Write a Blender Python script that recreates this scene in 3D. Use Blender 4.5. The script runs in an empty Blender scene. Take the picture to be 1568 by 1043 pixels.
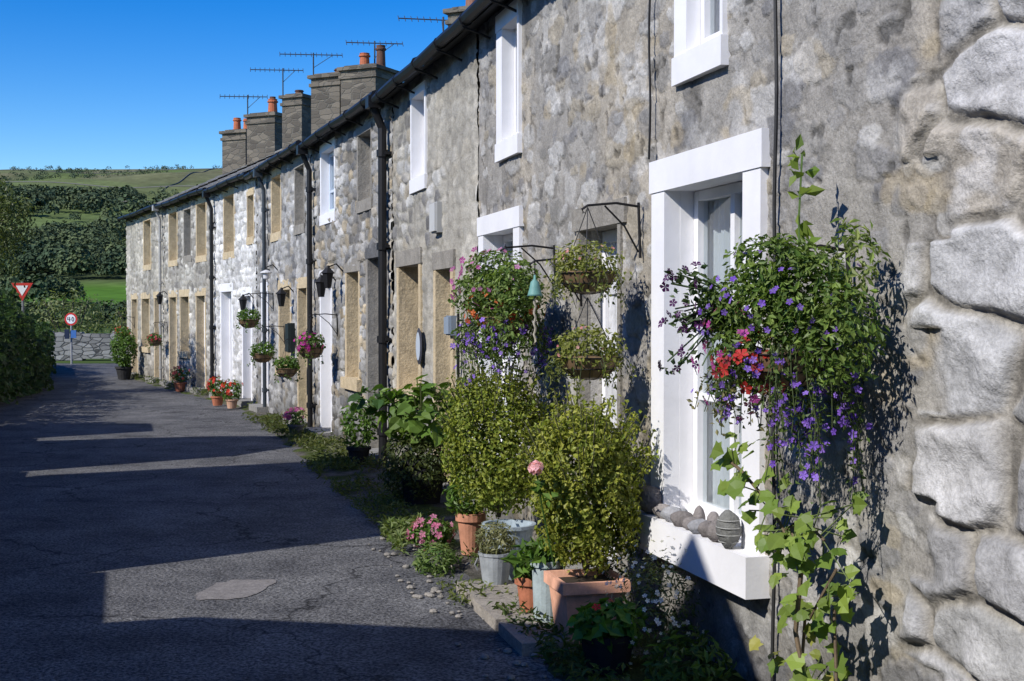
import bpy, math, random
import numpy as np
from mathutils import Vector, Matrix
rng=np.random.default_rng(7)
random.seed(7)
scene=bpy.context.scene
# ------------------------------------------------------------------ noise
def hsh(ix,iy,k=0.0):
    v=np.sin(ix*127.1+iy*311.7+k*74.7)*43758.5453
    return v-np.floor(v)
def vnoise(x,y,k=0.0):
    ix=np.floor(x);iy=np.floor(y);fx=x-ix;fy=y-iy
    fx=fx*fx*(3-2*fx);fy=fy*fy*(3-2*fy)
    a=hsh(ix,iy,k);b=hsh(ix+1,iy,k);c=hsh(ix,iy+1,k);d=hsh(ix+1,iy+1,k)
    return (a*(1-fx)+b*fx)*(1-fy)+(c*(1-fx)+d*fx)*fy
def fbm(x,y,k=0.0,o=4):
    s=0;a=.5;t=0
    for i in range(o):
        s=s+a*vnoise(x*2**i+17*i,y*2**i-9*i,k+i);t+=a;a*=.5
    return s/t
def sstep(a,b,x):
    t=np.clip((x-a)/(b-a),0,1);return t*t*(3-2*t)
def cells(S,H,cw,ch,jit,k,p=3.0):
    wx=(fbm(S*3,H*3,k+5,2)-.5)*.10; wy=(fbm(S*2.2,H*3,k+9,2)-.5)*.07
    x=(S+wx)/cw; y=(H+wy)/ch
    iy=np.floor(y);ix=np.floor(x)
    F1=np.full(S.shape,9.);F2=np.full(S.shape,9.);ID=np.zeros(S.shape);ID2=np.zeros(S.shape)
    for dy in(-1,0,1):
        for dx in(-1,0,1):
            cx=ix+dx;cy=iy+dy
            px=cx+.5+jit*(hsh(cx,cy,k)-.5)+.25*((cy%2)-.5)
            py=cy+.5+jit*.8*(hsh(cx,cy,k+1)-.5)
            d=(np.abs(x-px)**p+np.abs(y-py)**p)**(1/p)
            m=d<F1
            F2=np.where(m,F1,np.minimum(F2,d))
            ID=np.where(m,hsh(cx,cy,k+2),ID);ID2=np.where(m,hsh(cx,cy,k+3),ID2)
            F1=np.where(m,d,F1)
    return F2-F1,ID,ID2,F1
# ------------------------------------------------------------------ materials
def newmat(name):
    m=bpy.data.materials.new(name);m.use_nodes=True
    nt=m.node_tree
    return m,nt,nt.nodes,nt.links,nt.nodes['Principled BSDF']
def mat_attr(name,rough=.9,var=.25,nscale=12,bump=.3,bscale=60,transl=0,metal=0,spec=.3,bdist=.01,fine=0,fr=(.68,1.28)):
    m,nt,N,L,B=newmat(name)
    at=N.new('ShaderNodeAttribute');at.attribute_name='Col'
    tc=N.new('ShaderNodeTexCoord')
    out=at.outputs['Color']
    if var>0:
        n=N.new('ShaderNodeTexNoise');n.inputs['Scale'].default_value=nscale;n.inputs['Detail'].default_value=3
        n.inputs['Roughness'].default_value=.65
        L.new(tc.outputs['Object'],n.inputs['Vector'])
        mr=N.new('ShaderNodeMapRange');mr.inputs['From Min'].default_value=.3;mr.inputs['From Max'].default_value=.7
        mr.inputs['To Min'].default_value=1-var;mr.inputs['To Max'].default_value=1+var
        L.new(n.outputs['Fac'],mr.inputs['Value'])
        mul=N.new('ShaderNodeVectorMath');mul.operation='SCALE'
        L.new(out,mul.inputs[0]);L.new(mr.outputs['Result'],mul.inputs['Scale'])
        out=mul.outputs['Vector']
    if fine:
        n3=N.new('ShaderNodeTexNoise');n3.inputs['Scale'].default_value=fine;n3.inputs['Detail'].default_value=2
        L.new(tc.outputs['Object'],n3.inputs['Vector'])
        mr3=N.new('ShaderNodeMapRange');mr3.inputs['From Min'].default_value=.3;mr3.inputs['From Max'].default_value=.7
        mr3.inputs['To Min'].default_value=fr[0];mr3.inputs['To Max'].default_value=fr[1]
        L.new(n3.outputs['Fac'],mr3.inputs['Value'])
        mu=N.new('ShaderNodeVectorMath');mu.operation='SCALE'
        L.new(out,mu.inputs[0]);L.new(mr3.outputs['Result'],mu.inputs['Scale']);out=mu.outputs['Vector']
    L.new(out,B.inputs['Base Color'])
    B.inputs['Roughness'].default_value=rough;B.inputs['Metallic'].default_value=metal
    B.inputs['Specular IOR Level'].default_value=spec
    if bump>0:
        n2=N.new('ShaderNodeTexNoise');n2.inputs['Scale'].default_value=bscale;n2.inputs['Detail'].default_value=4
        n2.inputs['Roughness'].default_value=.7
        L.new(tc.outputs['Object'],n2.inputs['Vector'])
        b=N.new('ShaderNodeBump');b.inputs['Strength'].default_value=bump;b.inputs['Distance'].default_value=bdist
        L.new(n2.outputs['Fac'],b.inputs['Height']);L.new(b.outputs['Normal'],B.inputs['Normal'])
    if transl>0:
        tr=N.new('ShaderNodeBsdfTranslucent')
        s2=N.new('ShaderNodeVectorMath');s2.operation='MULTIPLY';s2.inputs[1].default_value=(1.5,1.6,.6)
        L.new(out,s2.inputs[0]);L.new(s2.outputs['Vector'],tr.inputs['Color'])
        mx=N.new('ShaderNodeMixShader');mx.inputs[0].default_value=transl
        L.new(B.outputs[0],mx.inputs[1]);L.new(tr.outputs[0],mx.inputs[2])
        L.new(mx.outputs[0],N['Material Output'].inputs['Surface'])
    return m
M_wall=mat_attr('rubble_stone',.95,.18,7,.6,24,bdist=.022,fine=80,spec=.12,fr=(.84,1.14))
M_paint=mat_attr('paint',.55,.06,3,.25,30,bdist=.005)
M_metal=mat_attr('dark_iron',.45,.15,20,.1,60)
M_leaf=mat_attr('leaf',.5,0,20,0,1,transl=.3,spec=.35)
M_far=mat_attr('far_foliage',.9,0,.5,0,1,spec=.1)
M_petal=mat_attr('petal',.6,0,30,0,1,transl=.25)
M_pot=mat_attr('pot',.8,.22,12,.25,90)
M_patch=mat_attr('patched_tarmac',.9,.15,14,.5,70,fine=60,fr=(.75,1.2))
M_wood=mat_attr('weathered_wood',.7,.2,18,.3,50)
M_cloth=mat_attr('net_curtain',.9,.05,6,0,30,transl=.2)
M_slate=mat_attr('slate',.75,.3,6,.5,30,bdist=.02,fine=40)
M_dirt=mat_attr('soil_and_moss',.98,.45,7,.8,55,bdist=.03,fine=90,spec=.1)
M_terr=mat_attr('hill_pasture',.98,.2,.05,0,1,spec=.05,fine=.35,fr=(.8,1.18))
def mat_glass():
    m,nt,N,L,B=newmat('window_glass')
    g=N.new('ShaderNodeBsdfGlossy');g.inputs['Roughness'].default_value=.03;g.inputs['Color'].default_value=(.9,.93,.95,1)
    t=N.new('ShaderNodeBsdfTransparent');t.inputs['Color'].default_value=(.82,.87,.88,1)
    f=N.new('ShaderNodeLayerWeight');f.inputs['Blend'].default_value=.5
    p=N.new('ShaderNodeMath');p.operation='POWER';p.inputs[1].default_value=3.0
    a=N.new('ShaderNodeMath');a.operation='MULTIPLY_ADD';a.inputs[1].default_value=.75;a.inputs[2].default_value=.07
    mx=N.new('ShaderNodeMixShader')
    L.new(f.outputs['Facing'],p.inputs[0]);L.new(p.outputs[0],a.inputs[0]);L.new(a.outputs[0],mx.inputs[0]);L.new(t.outputs[0],mx.inputs[1]);L.new(g.outputs[0],mx.inputs[2])
    L.new(mx.outputs[0],N['Material Output'].inputs['Surface'])
    return m
M_glass=mat_glass()
def mat_asphalt():
    m,nt,N,L,B=newmat('asphalt')
    tc=N.new('ShaderNodeTexCoord')
    def noise(s,d=4,r=.6):
        n=N.new('ShaderNodeTexNoise');n.inputs['Scale'].default_value=s;n.inputs['Detail'].default_value=d
        n.inputs['Roughness'].default_value=r
        L.new(tc.outputs['Object'],n.inputs['Vector']);return n
    n1=noise(1.3,5,.72);n2=noise(55,2,.75)
    cr=N.new('ShaderNodeValToRGB');cr.color_ramp.elements[0].position=.3;cr.color_ramp.elements[0].color=(.040,.041,.045,1)
    cr.color_ramp.elements[1].position=.72;cr.color_ramp.elements[1].color=(.135,.135,.135,1)
    L.new(n1.outputs['Fac'],cr.inputs[0])
    cr2=N.new('ShaderNodeValToRGB');cr2.color_ramp.elements[0].position=.36;cr2.color_ramp.elements[0].color=(.42,.42,.42,1)
    cr2.color_ramp.elements[1].position=.70;cr2.color_ramp.elements[1].color=(2.6,2.55,2.5,1)
    L.new(n2.outputs['Fac'],cr2.inputs[0])
    mu=N.new('ShaderNodeVectorMath');mu.operation='MULTIPLY'
    L.new(cr.outputs[0],mu.inputs[0]);L.new(cr2.outputs[0],mu.inputs[1])
    wn=noise(1.7,4);ad=N.new('ShaderNodeVectorMath');ad.operation='MULTIPLY_ADD';ad.inputs[1].default_value=(.9,.9,.9)
    L.new(wn.outputs['Color'],ad.inputs[0]);L.new(tc.outputs['Object'],ad.inputs[2])
    v=N.new('ShaderNodeTexVoronoi');v.feature='DISTANCE_TO_EDGE';v.inputs['Scale'].default_value=.5
    L.new(ad.outputs[0],v.inputs['Vector'])
    mr=N.new('ShaderNodeMapRange');mr.inputs['From Min'].default_value=0;mr.inputs['From Max'].default_value=.011
    mr.inputs['To Min'].default_value=.25;mr.inputs['To Max'].default_value=1
    L.new(v.outputs['Distance'],mr.inputs['Value'])
    mask=noise(.35,2);mm=N.new('ShaderNodeMapRange');mm.inputs['From Min'].default_value=.50;mm.inputs['From Max'].default_value=.60
    L.new(mask.outputs['Fac'],mm.inputs['Value'])
    mx=N.new('ShaderNodeMath');mx.operation='MAXIMUM'
    L.new(mr.outputs[0],mx.inputs[0]);L.new(mm.outputs[0],mx.inputs[1])
    m2=N.new('ShaderNodeVectorMath');m2.operation='SCALE'
    L.new(mu.outputs[0],m2.inputs[0]);L.new(mx.outputs[0],m2.inputs['Scale'])
    L.new(m2.outputs[0],B.inputs['Base Color'])
    B.inputs['Roughness'].default_value=.85;B.inputs['Specular IOR Level'].default_value=.2
    b=N.new('ShaderNodeBump');b.inputs['Strength'].default_value=1;b.inputs['Distance'].default_value=.014
    L.new(n2.outputs['Fac'],b.inputs['Height']);L.new(b.outputs[0],B.inputs['Normal'])
    return m
M_asph=mat_asphalt()
def mat_block(name,mort,c1,c2,scale=(3.2,3.2,7)):
    m,nt,N,L,B=newmat(name)
    tc=N.new('ShaderNodeTexCoord')
    n=N.new('ShaderNodeTexNoise');n.inputs['Scale'].default_value=2.5;L.new(tc.outputs['Object'],n.inputs['Vector'])
    ad=N.new('ShaderNodeVectorMath');ad.operation='MULTIPLY_ADD';ad.inputs[1].default_value=(.15,.15,.1)
    L.new(n.outputs['Color'],ad.inputs[0]);L.new(tc.outputs['Object'],ad.inputs[2])
    mp=N.new('ShaderNodeMapping');mp.inputs['Scale'].default_value=scale;L.new(ad.outputs[0],mp.inputs[0])
    v=N.new('ShaderNodeTexVoronoi');v.inputs['Scale'].default_value=1;v.inputs['Randomness'].default_value=.8;L.new(mp.outputs[0],v.inputs['Vector'])
    e=N.new('ShaderNodeTexVoronoi');e.feature='DISTANCE_TO_EDGE';e.inputs['Scale'].default_value=1;e.inputs['Randomness'].default_value=.8;L.new(mp.outputs[0],e.inputs['Vector'])
    mr=N.new('ShaderNodeMapRange');mr.inputs['From Min'].default_value=.01;mr.inputs['From Max'].default_value=.08;L.new(e.outputs['Distance'],mr.inputs['Value'])
    sp=N.new('ShaderNodeSeparateColor');L.new(v.outputs['Color'],sp.inputs[0])
    mc=N.new('ShaderNodeMix');mc.data_type='RGBA';mc.inputs['A'].default_value=(*c1,1);mc.inputs['B'].default_value=(*c2,1);L.new(sp.outputs[0],mc.inputs['Factor'])
    mf=N.new('ShaderNodeMix');mf.data_type='RGBA';mf.inputs['A'].default_value=(*mort,1);L.new(mc.outputs['Result'],mf.inputs['B']);L.new(mr.outputs[0],mf.inputs['Factor'])
    L.new(mf.outputs['Result'],B.inputs['Base Color']);B.inputs['Roughness'].default_value=.95
    n2=N.new('ShaderNodeTexNoise');n2.inputs['Scale'].default_value=25;n2.inputs['Detail'].default_value=4;L.new(tc.outputs['Object'],n2.inputs['Vector'])
    a2=N.new('ShaderNodeMath');a2.operation='MULTIPLY_ADD';a2.inputs[1].default_value=.6;L.new(n2.outputs['Fac'],a2.inputs[0]);L.new(mr.outputs[0],a2.inputs[2])
    b=N.new('ShaderNodeBump');b.inputs['Strength'].default_value=.6;b.inputs['Distance'].default_value=.02;L.new(a2.outputs[0],b.inputs['Height']);L.new(b.outputs[0],B.inputs['Normal'])
    return m
M_chim=mat_block('chimney_stone',(.12,.11,.09),(.075,.065,.052),(.18,.155,.12),(4,4,9))
M_block=mat_block('dry_stone',(.05,.05,.05),(.15,.145,.135),(.34,.33,.31))
# ------------------------------------------------------------------ mesh builder
def nrm(a):
    a=np.asarray(a,float);return a/np.maximum(np.linalg.norm(a,axis=-1,keepdims=True),1e-9)
class MB:
    def __init__(s): s.V=[];s.F=[];s.M=[];s.C=[];s.n=0
    def add(s,V,F,mat=0,col=(.5,.5,.5)):
        V=np.asarray(V,float).reshape(-1,3)
        C=np.asarray(col,float)
        if C.ndim==1: C=np.tile(C[:3],(len(V),1))
        s.V.append(V);s.C.append(C);n=s.n
        s.F.extend([tuple(i+n for i in f) for f in F]);s.M.extend([mat]*len(F));s.n+=len(V)
    def inst(s,T,F,pos,X,Y,Z,sc,cols,mat=0):
        T=np.asarray(T,float);k=len(T);n=len(pos)
        if n==0:return
        sc=np.asarray(sc,float).reshape(n,-1)
        if sc.shape[1]==1: sc=np.repeat(sc,3,1)
        P=pos[:,None,:]+X[:,None,:]*(T[None,:,0:1]*sc[:,None,0:1])+Y[:,None,:]*(T[None,:,1:2]*sc[:,None,1:2])+Z[:,None,:]*(T[None,:,2:3]*sc[:,None,2:3])
        s.V.append(P.reshape(-1,3));s.C.append(np.repeat(np.asarray(cols,float),k,axis=0))
        base=s.n
        for i in range(n):
            o=base+i*k
            for f in F: s.F.append(tuple(j+o for j in f))
        s.M.extend([mat]*(n*len(F)));s.n+=n*k
    def box(s,c,ax,ay,az,mat=0,col=(.5,.5,.5)):
        c=np.asarray(c,float);ax,ay,az=[np.asarray(a,float) for a in(ax,ay,az)]
        V=[c+sx*ax+sy*ay+sz*az for sz in(-1,1) for sy in(-1,1) for sx in(-1,1)]
        s.add(V,[(0,2,3,1),(4,5,7,6),(0,1,5,4),(2,6,7,3),(0,4,6,2),(1,3,7,5)],mat,col)
    def tube(s,pts,r,n=8,mat=0,col=(.5,.5,.5),caps=True):
        pts=np.asarray(pts,float);m=len(pts);r=np.ones(m)*r
        V=[];
        for i in range(m):
            t=nrm(pts[min(i+1,m-1)]-pts[max(i-1,0)])
            a=np.array([0,0,1.]) if abs(t[2])<.9 else np.array([1.,0,0])
            u=nrm(np.cross(t,a));w=np.cross(t,u)
            for k in range(n):
                an=2*math.pi*k/n;V.append(pts[i]+r[i]*(math.cos(an)*u+math.sin(an)*w))
        F=[(i*n+k,i*n+(k+1)%n,(i+1)*n+(k+1)%n,(i+1)*n+k) for i in range(m-1) for k in range(n)]
        if caps: F+= [tuple(range(n))[::-1],tuple((m-1)*n+k for k in range(n))]
        s.add(V,F,mat,col)
    def lathe(s,c,prof,n=20,mat=0,col=(.5,.5,.5)):
        c=np.asarray(c,float);V=[]
        for r,z in prof:
            for k in range(n):
                an=2*math.pi*(k+.5)/n
                V.append(c+np.array([r*math.cos(an),r*math.sin(an),z]))
        F=[(i*n+k,i*n+(k+1)%n,(i+1)*n+(k+1)%n,(i+1)*n+k) for i in range(len(prof)-1) for k in range(n)]
        F+=[tuple(range(n))[::-1],tuple((len(prof)-1)*n+k for k in range(n))]
        s.add(V,F,mat,col)
    def stone(s,c,r,seed=0,mat=0,col=(.3,.3,.3),nu=14,nv=9,rot=0,rough=.12):
        V=[];c=np.asarray(c,float)
        cr,sr=math.cos(rot),math.sin(rot)
        for j in range(nv+1):
            th=math.pi*j/nv
            for i in range(nu):
                ph=2*math.pi*i/nu
                d=np.array([math.sin(th)*math.cos(ph),math.sin(th)*math.sin(ph),math.cos(th)])
                k=1+rough*(float(vnoise(np.array(d[0]*2+seed*3.1),np.array(d[1]*2+d[2]*2.7)))-.5)*2
                p=np.array([d[0]*r[0],d[1]*r[1],d[2]*r[2]])*k
                V.append(c+np.array([p[0]*cr-p[1]*sr,p[0]*sr+p[1]*cr,p[2]]))
        F=[(j*nu+i,(j+1)*nu+i,(j+1)*nu+(i+1)%nu,j*nu+(i+1)%nu) for j in range(nv) for i in range(nu)]
        s.add(V,F,mat,col)
    def build(s,name,mats,parent=None,ploc=None,smooth=False):
        me=bpy.data.meshes.new(name)
        V=np.concatenate(s.V);me.from_pydata(V.tolist(),[],s.F)
        for m in mats: me.materials.append(m)
        me.polygons.foreach_set('material_index',np.array(s.M,dtype=np.int32))
        if smooth: me.polygons.foreach_set('use_smooth',np.ones(len(s.M),dtype=bool))
        C=np.concatenate(s.C);C=np.hstack([C,np.ones((len(C),1))])
        at=me.color_attributes.new('Col','FLOAT_COLOR','POINT');at.data.foreach_set('color',C.astype(np.float32).ravel())
        me.update()
        ob=bpy.data.objects.new(name,me);scene.collection.objects.link(ob)
        if parent is not None:
            ob.parent=parent;ob.matrix_parent_inverse=Matrix.Translation(-parent.location)
        return ob
def empty(name,loc):
    e=bpy.data.objects.new(name,None);e.location=loc;e.empty_display_size=.3
    scene.collection.objects.link(e);return e
T_leaf=[(0,0,0),(.45,.5,.12),(1,0,-.08),(.45,-.5,.12)];F_leaf=[(0,1,2,3)]
T_lobe=[(0,0,0),(.1,.28,.05),(.0,.5,.0),(.38,.42,.08),(.5,.55,0),(.72,.3,.06),(1,0,-.1),(.72,-.3,.06),(.5,-.55,0),(.38,-.42,.08),(0,-.5,0),(.1,-.28,.05),(.45,0,-.03)]
F_lobe=[(0,12,1),(1,12,3,2),(3,12,5,4),(5,12,6),(6,12,7),(7,12,9,8),(9,12,11,10),(11,12,0)]
T_fl=[(0,0,0)];F_fl=[]
for i in range(5):
    a=2*math.pi*i/5
    b=len(T_fl)
    T_fl+=[(math.cos(a-.5)*.75,math.sin(a-.5)*.75,.22),(math.cos(a)*1.0,math.sin(a)*1.0,.15),(math.cos(a+.5)*.75,math.sin(a+.5)*.75,.22)]
    F_fl.append((0,b,b+1,b+2))
def rv(n): return nrm(rng.normal(size=(n,3)))
def place(mb,pos,out,l,w,cols,mat=0,T=T_leaf,F=F_leaf,rand=.8,up=.3):
    n=len(pos)
    Z=nrm(out+rand*rv(n)+np.array([0,0,up]))
    D=nrm(out*.6+rv(n)+np.array([0,0,-.15]))
    X=nrm(D-(D*Z).sum(1,keepdims=True)*Z);Y=np.cross(Z,X)
    l=np.ones(n)*l*rng.uniform(.7,1.25,n);ww=l/np.mean(l)*w
    mb.inst(T,F,pos,X,Y,Z,np.stack([l,ww,l],1),cols,mat)
def vcol(n,a,b,dark=None):
    t=rng.random((n,1));c=np.array(a)*(1-t)+np.array(b)*t
    return c*rng.uniform(.7,1.2,(n,1))
def cloud(mb,c,R,n,l,w,ca,cb,mat=0,shell=.55,gap=.42,fr=3.0,seed=0,**k):
    c=np.array(c,float);R=np.array(R,float)
    d=rv(n*2);r=rng.random(n*2)**(1/3)*(1-shell)+shell*rng.random(n*2)**.3
    r*=.78+.45*fbm(np.arctan2(d[:,1],d[:,0])*2.2+seed,d[:,2]*2.8+seed*1.7,seed,3)
    p=d*r[:,None]
    g=fbm(p[:,0]*fr+p[:,2]*fr*.7+seed*7,p[:,1]*fr-p[:,2]*fr*.6+seed,seed,3)
    keep=np.where(g>gap)[0][:n]
    p=p[keep];d=d[keep];P=c+p*R
    cols=vcol(len(P),ca,cb)
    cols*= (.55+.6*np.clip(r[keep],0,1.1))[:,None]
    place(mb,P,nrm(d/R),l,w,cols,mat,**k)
def flowers(mb,c,R,n,size,col,mat=1,col2=None,face=(-.7,-.6,.3)):
    c=np.array(c,float);d=rv(n);d=nrm(d+np.array(face)*.7);P=c+d*np.array(R)*rng.uniform(.85,1.12,(n,1))
    Z=nrm(d+.5*rv(n));A=rv(n);X=nrm(A-(A*Z).sum(1,keepdims=True)*Z);Y=np.cross(Z,X)
    cols=vcol(n,col,col2 if col2 is not None else col)
    mb.inst(T_fl,F_fl,P,X,Y,Z,size*rng.uniform(.7,1.2,n),cols,mat)
# ------------------------------------------------------------------ street plan
P=[(1.5005,3.50),(-.26,10.1),(-1.2,13.3),(-2.66,17.5),(-4.24,21.8),(-5.68,25.0),(-7.75,29.2),(-9.87,33.5)]
EV=[3.8,3.8,3.84,3.9,3.95,4.0,4.04]
NP=[np.array(p) for p in P]
def segof(Z):
    for i in range(len(P)-1):
        if Z<=P[i+1][1]+1e-6: return i
    return len(P)-2
SEG=[]
for i in range(len(P)-1):
    d=NP[i+1]-NP[i];L=float(np.linalg.norm(d));t=d/L;SEG.append((NP[i],t,np.array([-t[1],t[0]]),L))
def FR(i,s,o,h):
    p,t,n,L=SEG[i];q=p+t*s+n*o;return np.array([q[0],q[1],h])
def sZ(i,Z): return (Z-P[i][1])/SEG[i][1][1]
def W(Z,o,h):
    i=segof(Z);return FR(i,sZ(i,Z),o,h)
def lbox(mb,i,s0,s1,o0,o1,h0,h1,mat=0,col=(.5,.5,.5)):
    c=FR(i,(s0+s1)/2,(o0+o1)/2,(h0+h1)/2);t=SEG[i][1];n=SEG[i][2]
    mb.box(c,np.array([t[0],t[1],0])*(s1-s0)/2,np.array([n[0],n[1],0])*(o1-o0)/2,(0,0,(h1-h0)/2),mat,col)
def miter(off):
    out=[]
    for i in range(len(P)):
        a=SEG[max(i-1,0)][2];b=SEG[min(i,len(SEG)-1)][2]
        m=nrm(a+b);k=1/max(.5,float(m@a));out.append(NP[i]+m*k*off)
    return out
RIDGE=miter(-3.2);BACK=miter(-6.4);EAVE=miter(.15)
RISE=1.56
# ------------------------------------------------------------------ wall styles
def pal(ID,colors):
    c=np.array(colors);idx=np.minimum((ID*len(c)).astype(int),len(c)-1);return c[idx]
def style_render(S,H,k):
    fine=fbm(S*16,H*16,k+30,3);grit=fbm(S*45,H*45,k+31,2)
    big=fbm(S*.9,H*.7,k+3,4);mid=fbm(S*4,H*4,k+4,4)
    base=np.array([.345,.325,.290])*(.70+.40*mid+.20*fine)[...,None]
    t=sstep(.42,.62,big)[...,None];base=base*(1-t)*.90+base*np.array([1.10,1.05,.96])*t
    streak=fbm(S*5,H*1.0,k+8,3);base*=(1-.28*sstep(.52,.75,streak))[...,None]
    col=base;disp=.018*(fbm(S*2.2,H*2.2,k+1,3)-.5)+.010*(fbm(S*9,H*9,k+2,3)-.5)+.003*(grit-.5)-.006
    for(cw,ch,vis,kk,amt) in((.16,.09,.55,k,.85),(.36,.18,.58,k+17,.85)):
        e,ID,ID2,F1=cells(S,H,cw,ch,.95,kk,2.6)
        dd=F1+.34*(fine-.5)
        sh=sstep(.47,.41,dd)*(ID2>vis)
        st=pal(ID,[(.20,.198,.195),(.28,.272,.255),(.50,.488,.46),(.235,.23,.225),(.165,.165,.17),(.33,.29,.22),(.42,.41,.385),(.24,.23,.21)])*(.78+.44*grit)[...,None]
        rim=(sstep(.56,.49,dd)*(1-sstep(.49,.43,dd)))*(ID2>vis)
        a_=amt*(.5+.5*ID)
        col=col*(1-(sh*a_)[...,None])+st*(sh*a_)[...,None]
        col=col*(1-.25*rim[...,None])
        disp=disp+.005*sh*(.2+1.2*fbm(S*14,H*14,kk+7,2))-.004*rim
    pale=sstep(.62,.70,fbm(S*4.2,H*5.5,k+62,4))[...,None];col=col*(1-pale*.5)+np.array([.52,.505,.475])*pale*.5
    och=sstep(.70,.77,fbm(S*3.2,H*4.5,k+12,3))[...,None];col=col*(1-och*.4)+np.array([.40,.32,.19])*och*.4
    pits=sstep(.30,.24,fbm(S*11,H*11,k+81,3));col=col*(1-.5*pits[...,None]);disp-=.008*pits
    # large rough quoins at the free corner
    e2,I1,I2,F=cells(S+.3,H+.06,.54,.27,.85,k+40,3.0)
    q=sstep(.88,.74,S+.26*(np.floor((H+.06)/.27)%2)*.8+.25*(fbm(H*5,S*5,k+41,3)-.5))
    rough=fbm(S*6,H*9,k+50,4)
    ee=e2+.10*(fine-.5)
    qm=sstep(.03,.20,ee)
    qc=pal(I1,[(.36,.355,.35),(.43,.42,.405),(.28,.275,.27),(.46,.455,.445),(.39,.355,.30),(.33,.325,.31)])*(.62+.75*rough)[...,None]*(.88+.24*grit)[...,None]
    wh=sstep(.56,.66,fbm(S*5,H*8,k+52,4))[...,None];qc=qc*(1-wh*.45)+np.array([.60,.59,.58])*wh*.45
    mc=np.array([.33,.305,.26])*(.6+.6*fine)[...,None]*(.55+.45*sstep(.0,.06,ee))[...,None]
    qq=qc*qm[...,None]+mc*(1-qm[...,None])
    ledge=fbm(S*1.8,H*7,k+71,3);fac=np.abs(fbm(S*3,H*5,k+75,2)-.5)*2
    qd=.022*qm*(.5+.9*I2)+.045*(rough-.5)*(.3+.7*qm)+.030*(ledge-.5)+.03*fac*qm+.03*(fbm(S*2,H*2.5,k+55,2)-.5)-.006
    col=col*(1-q[...,None])+qq*q[...,None];disp=disp*(1-q)+qd*q
    return disp,col
def style_rubble(cw,ch,mort,colors,mw=.12,prot=.022,ren=.0,rcol=(.3,.27,.22),jit=.9):
    def f(S,H,k):
        e,ID,ID2,F1=cells(S,H,cw,ch,jit,k,3.0)
        m=sstep(mw*.3,mw*1.5,e+.06*(fbm(S*18,H*18,k+6,2)-.5))
        n=fbm(S*12,H*12,k+4,4)
        st=pal(ID,colors)*(.65+.7*n)[...,None]*(.75+.5*ID2)[...,None]
        mc=np.array(mort)*(.7+.5*n)[...,None]
        col=mc*(1-m[...,None])+st*m[...,None]
        R=sstep(.62-ren*.35,.72-ren*.35,fbm(S*1.3,H*1.6,k+20,4))*min(1,ren*2)
        col=col*(1-.8*R[...,None])+np.array(rcol)*(.75+.5*n)[...,None]*.8*R[...,None]
        st2=fbm(S*1.5,H*.7,k+25,3);col*=(.6+.65*st2)[...,None]*1.15
        disp=prot*m*(.5+.9*ID2)*(1-.6*R)+.016*(n-.5)+.015*(fbm(S*1.5,H*1.5,k+2,3)-.5)
        return disp,col
    return f
G=[(.20,.195,.188),(.27,.262,.245),(.34,.332,.315),(.15,.148,.146),(.38,.372,.352),(.25,.225,.185),(.30,.294,.282)]
STY=[style_render,
 style_rubble(.26,.13,(.33,.312,.265),[(.24,.228,.205),(.33,.312,.27),(.38,.37,.34),(.18,.174,.165),(.36,.32,.25),(.42,.41,.385)],.16,.016,.6,(.345,.322,.27)),
 style_rubble(.24,.12,(.22,.21,.185),G+[(.36,.30,.21)],.10,.028,.15),
 style_rubble(.22,.115,(.27,.26,.24),G+[(.40,.392,.375)],.10,.028,.2,(.34,.328,.305)),
 style_rubble(.24,.12,(.38,.37,.35),[(.50,.49,.47),(.56,.55,.53),(.42,.41,.39),(.48,.47,.44),(.58,.57,.55)],.10,.028,.1,(.5,.49,.46)),
 style_rubble(.24,.12,(.26,.245,.215),[(.35,.33,.29),(.41,.39,.345),(.29,.275,.24),(.22,.208,.19),(.44,.425,.38)],.10,.028,.2),
 style_rubble(.25,.12,(.29,.27,.23),[(.35,.33,.28),(.41,.38,.32),(.29,.27,.23),(.37,.35,.31)],.10,.028,.3,(.35,.325,.265))]
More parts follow.
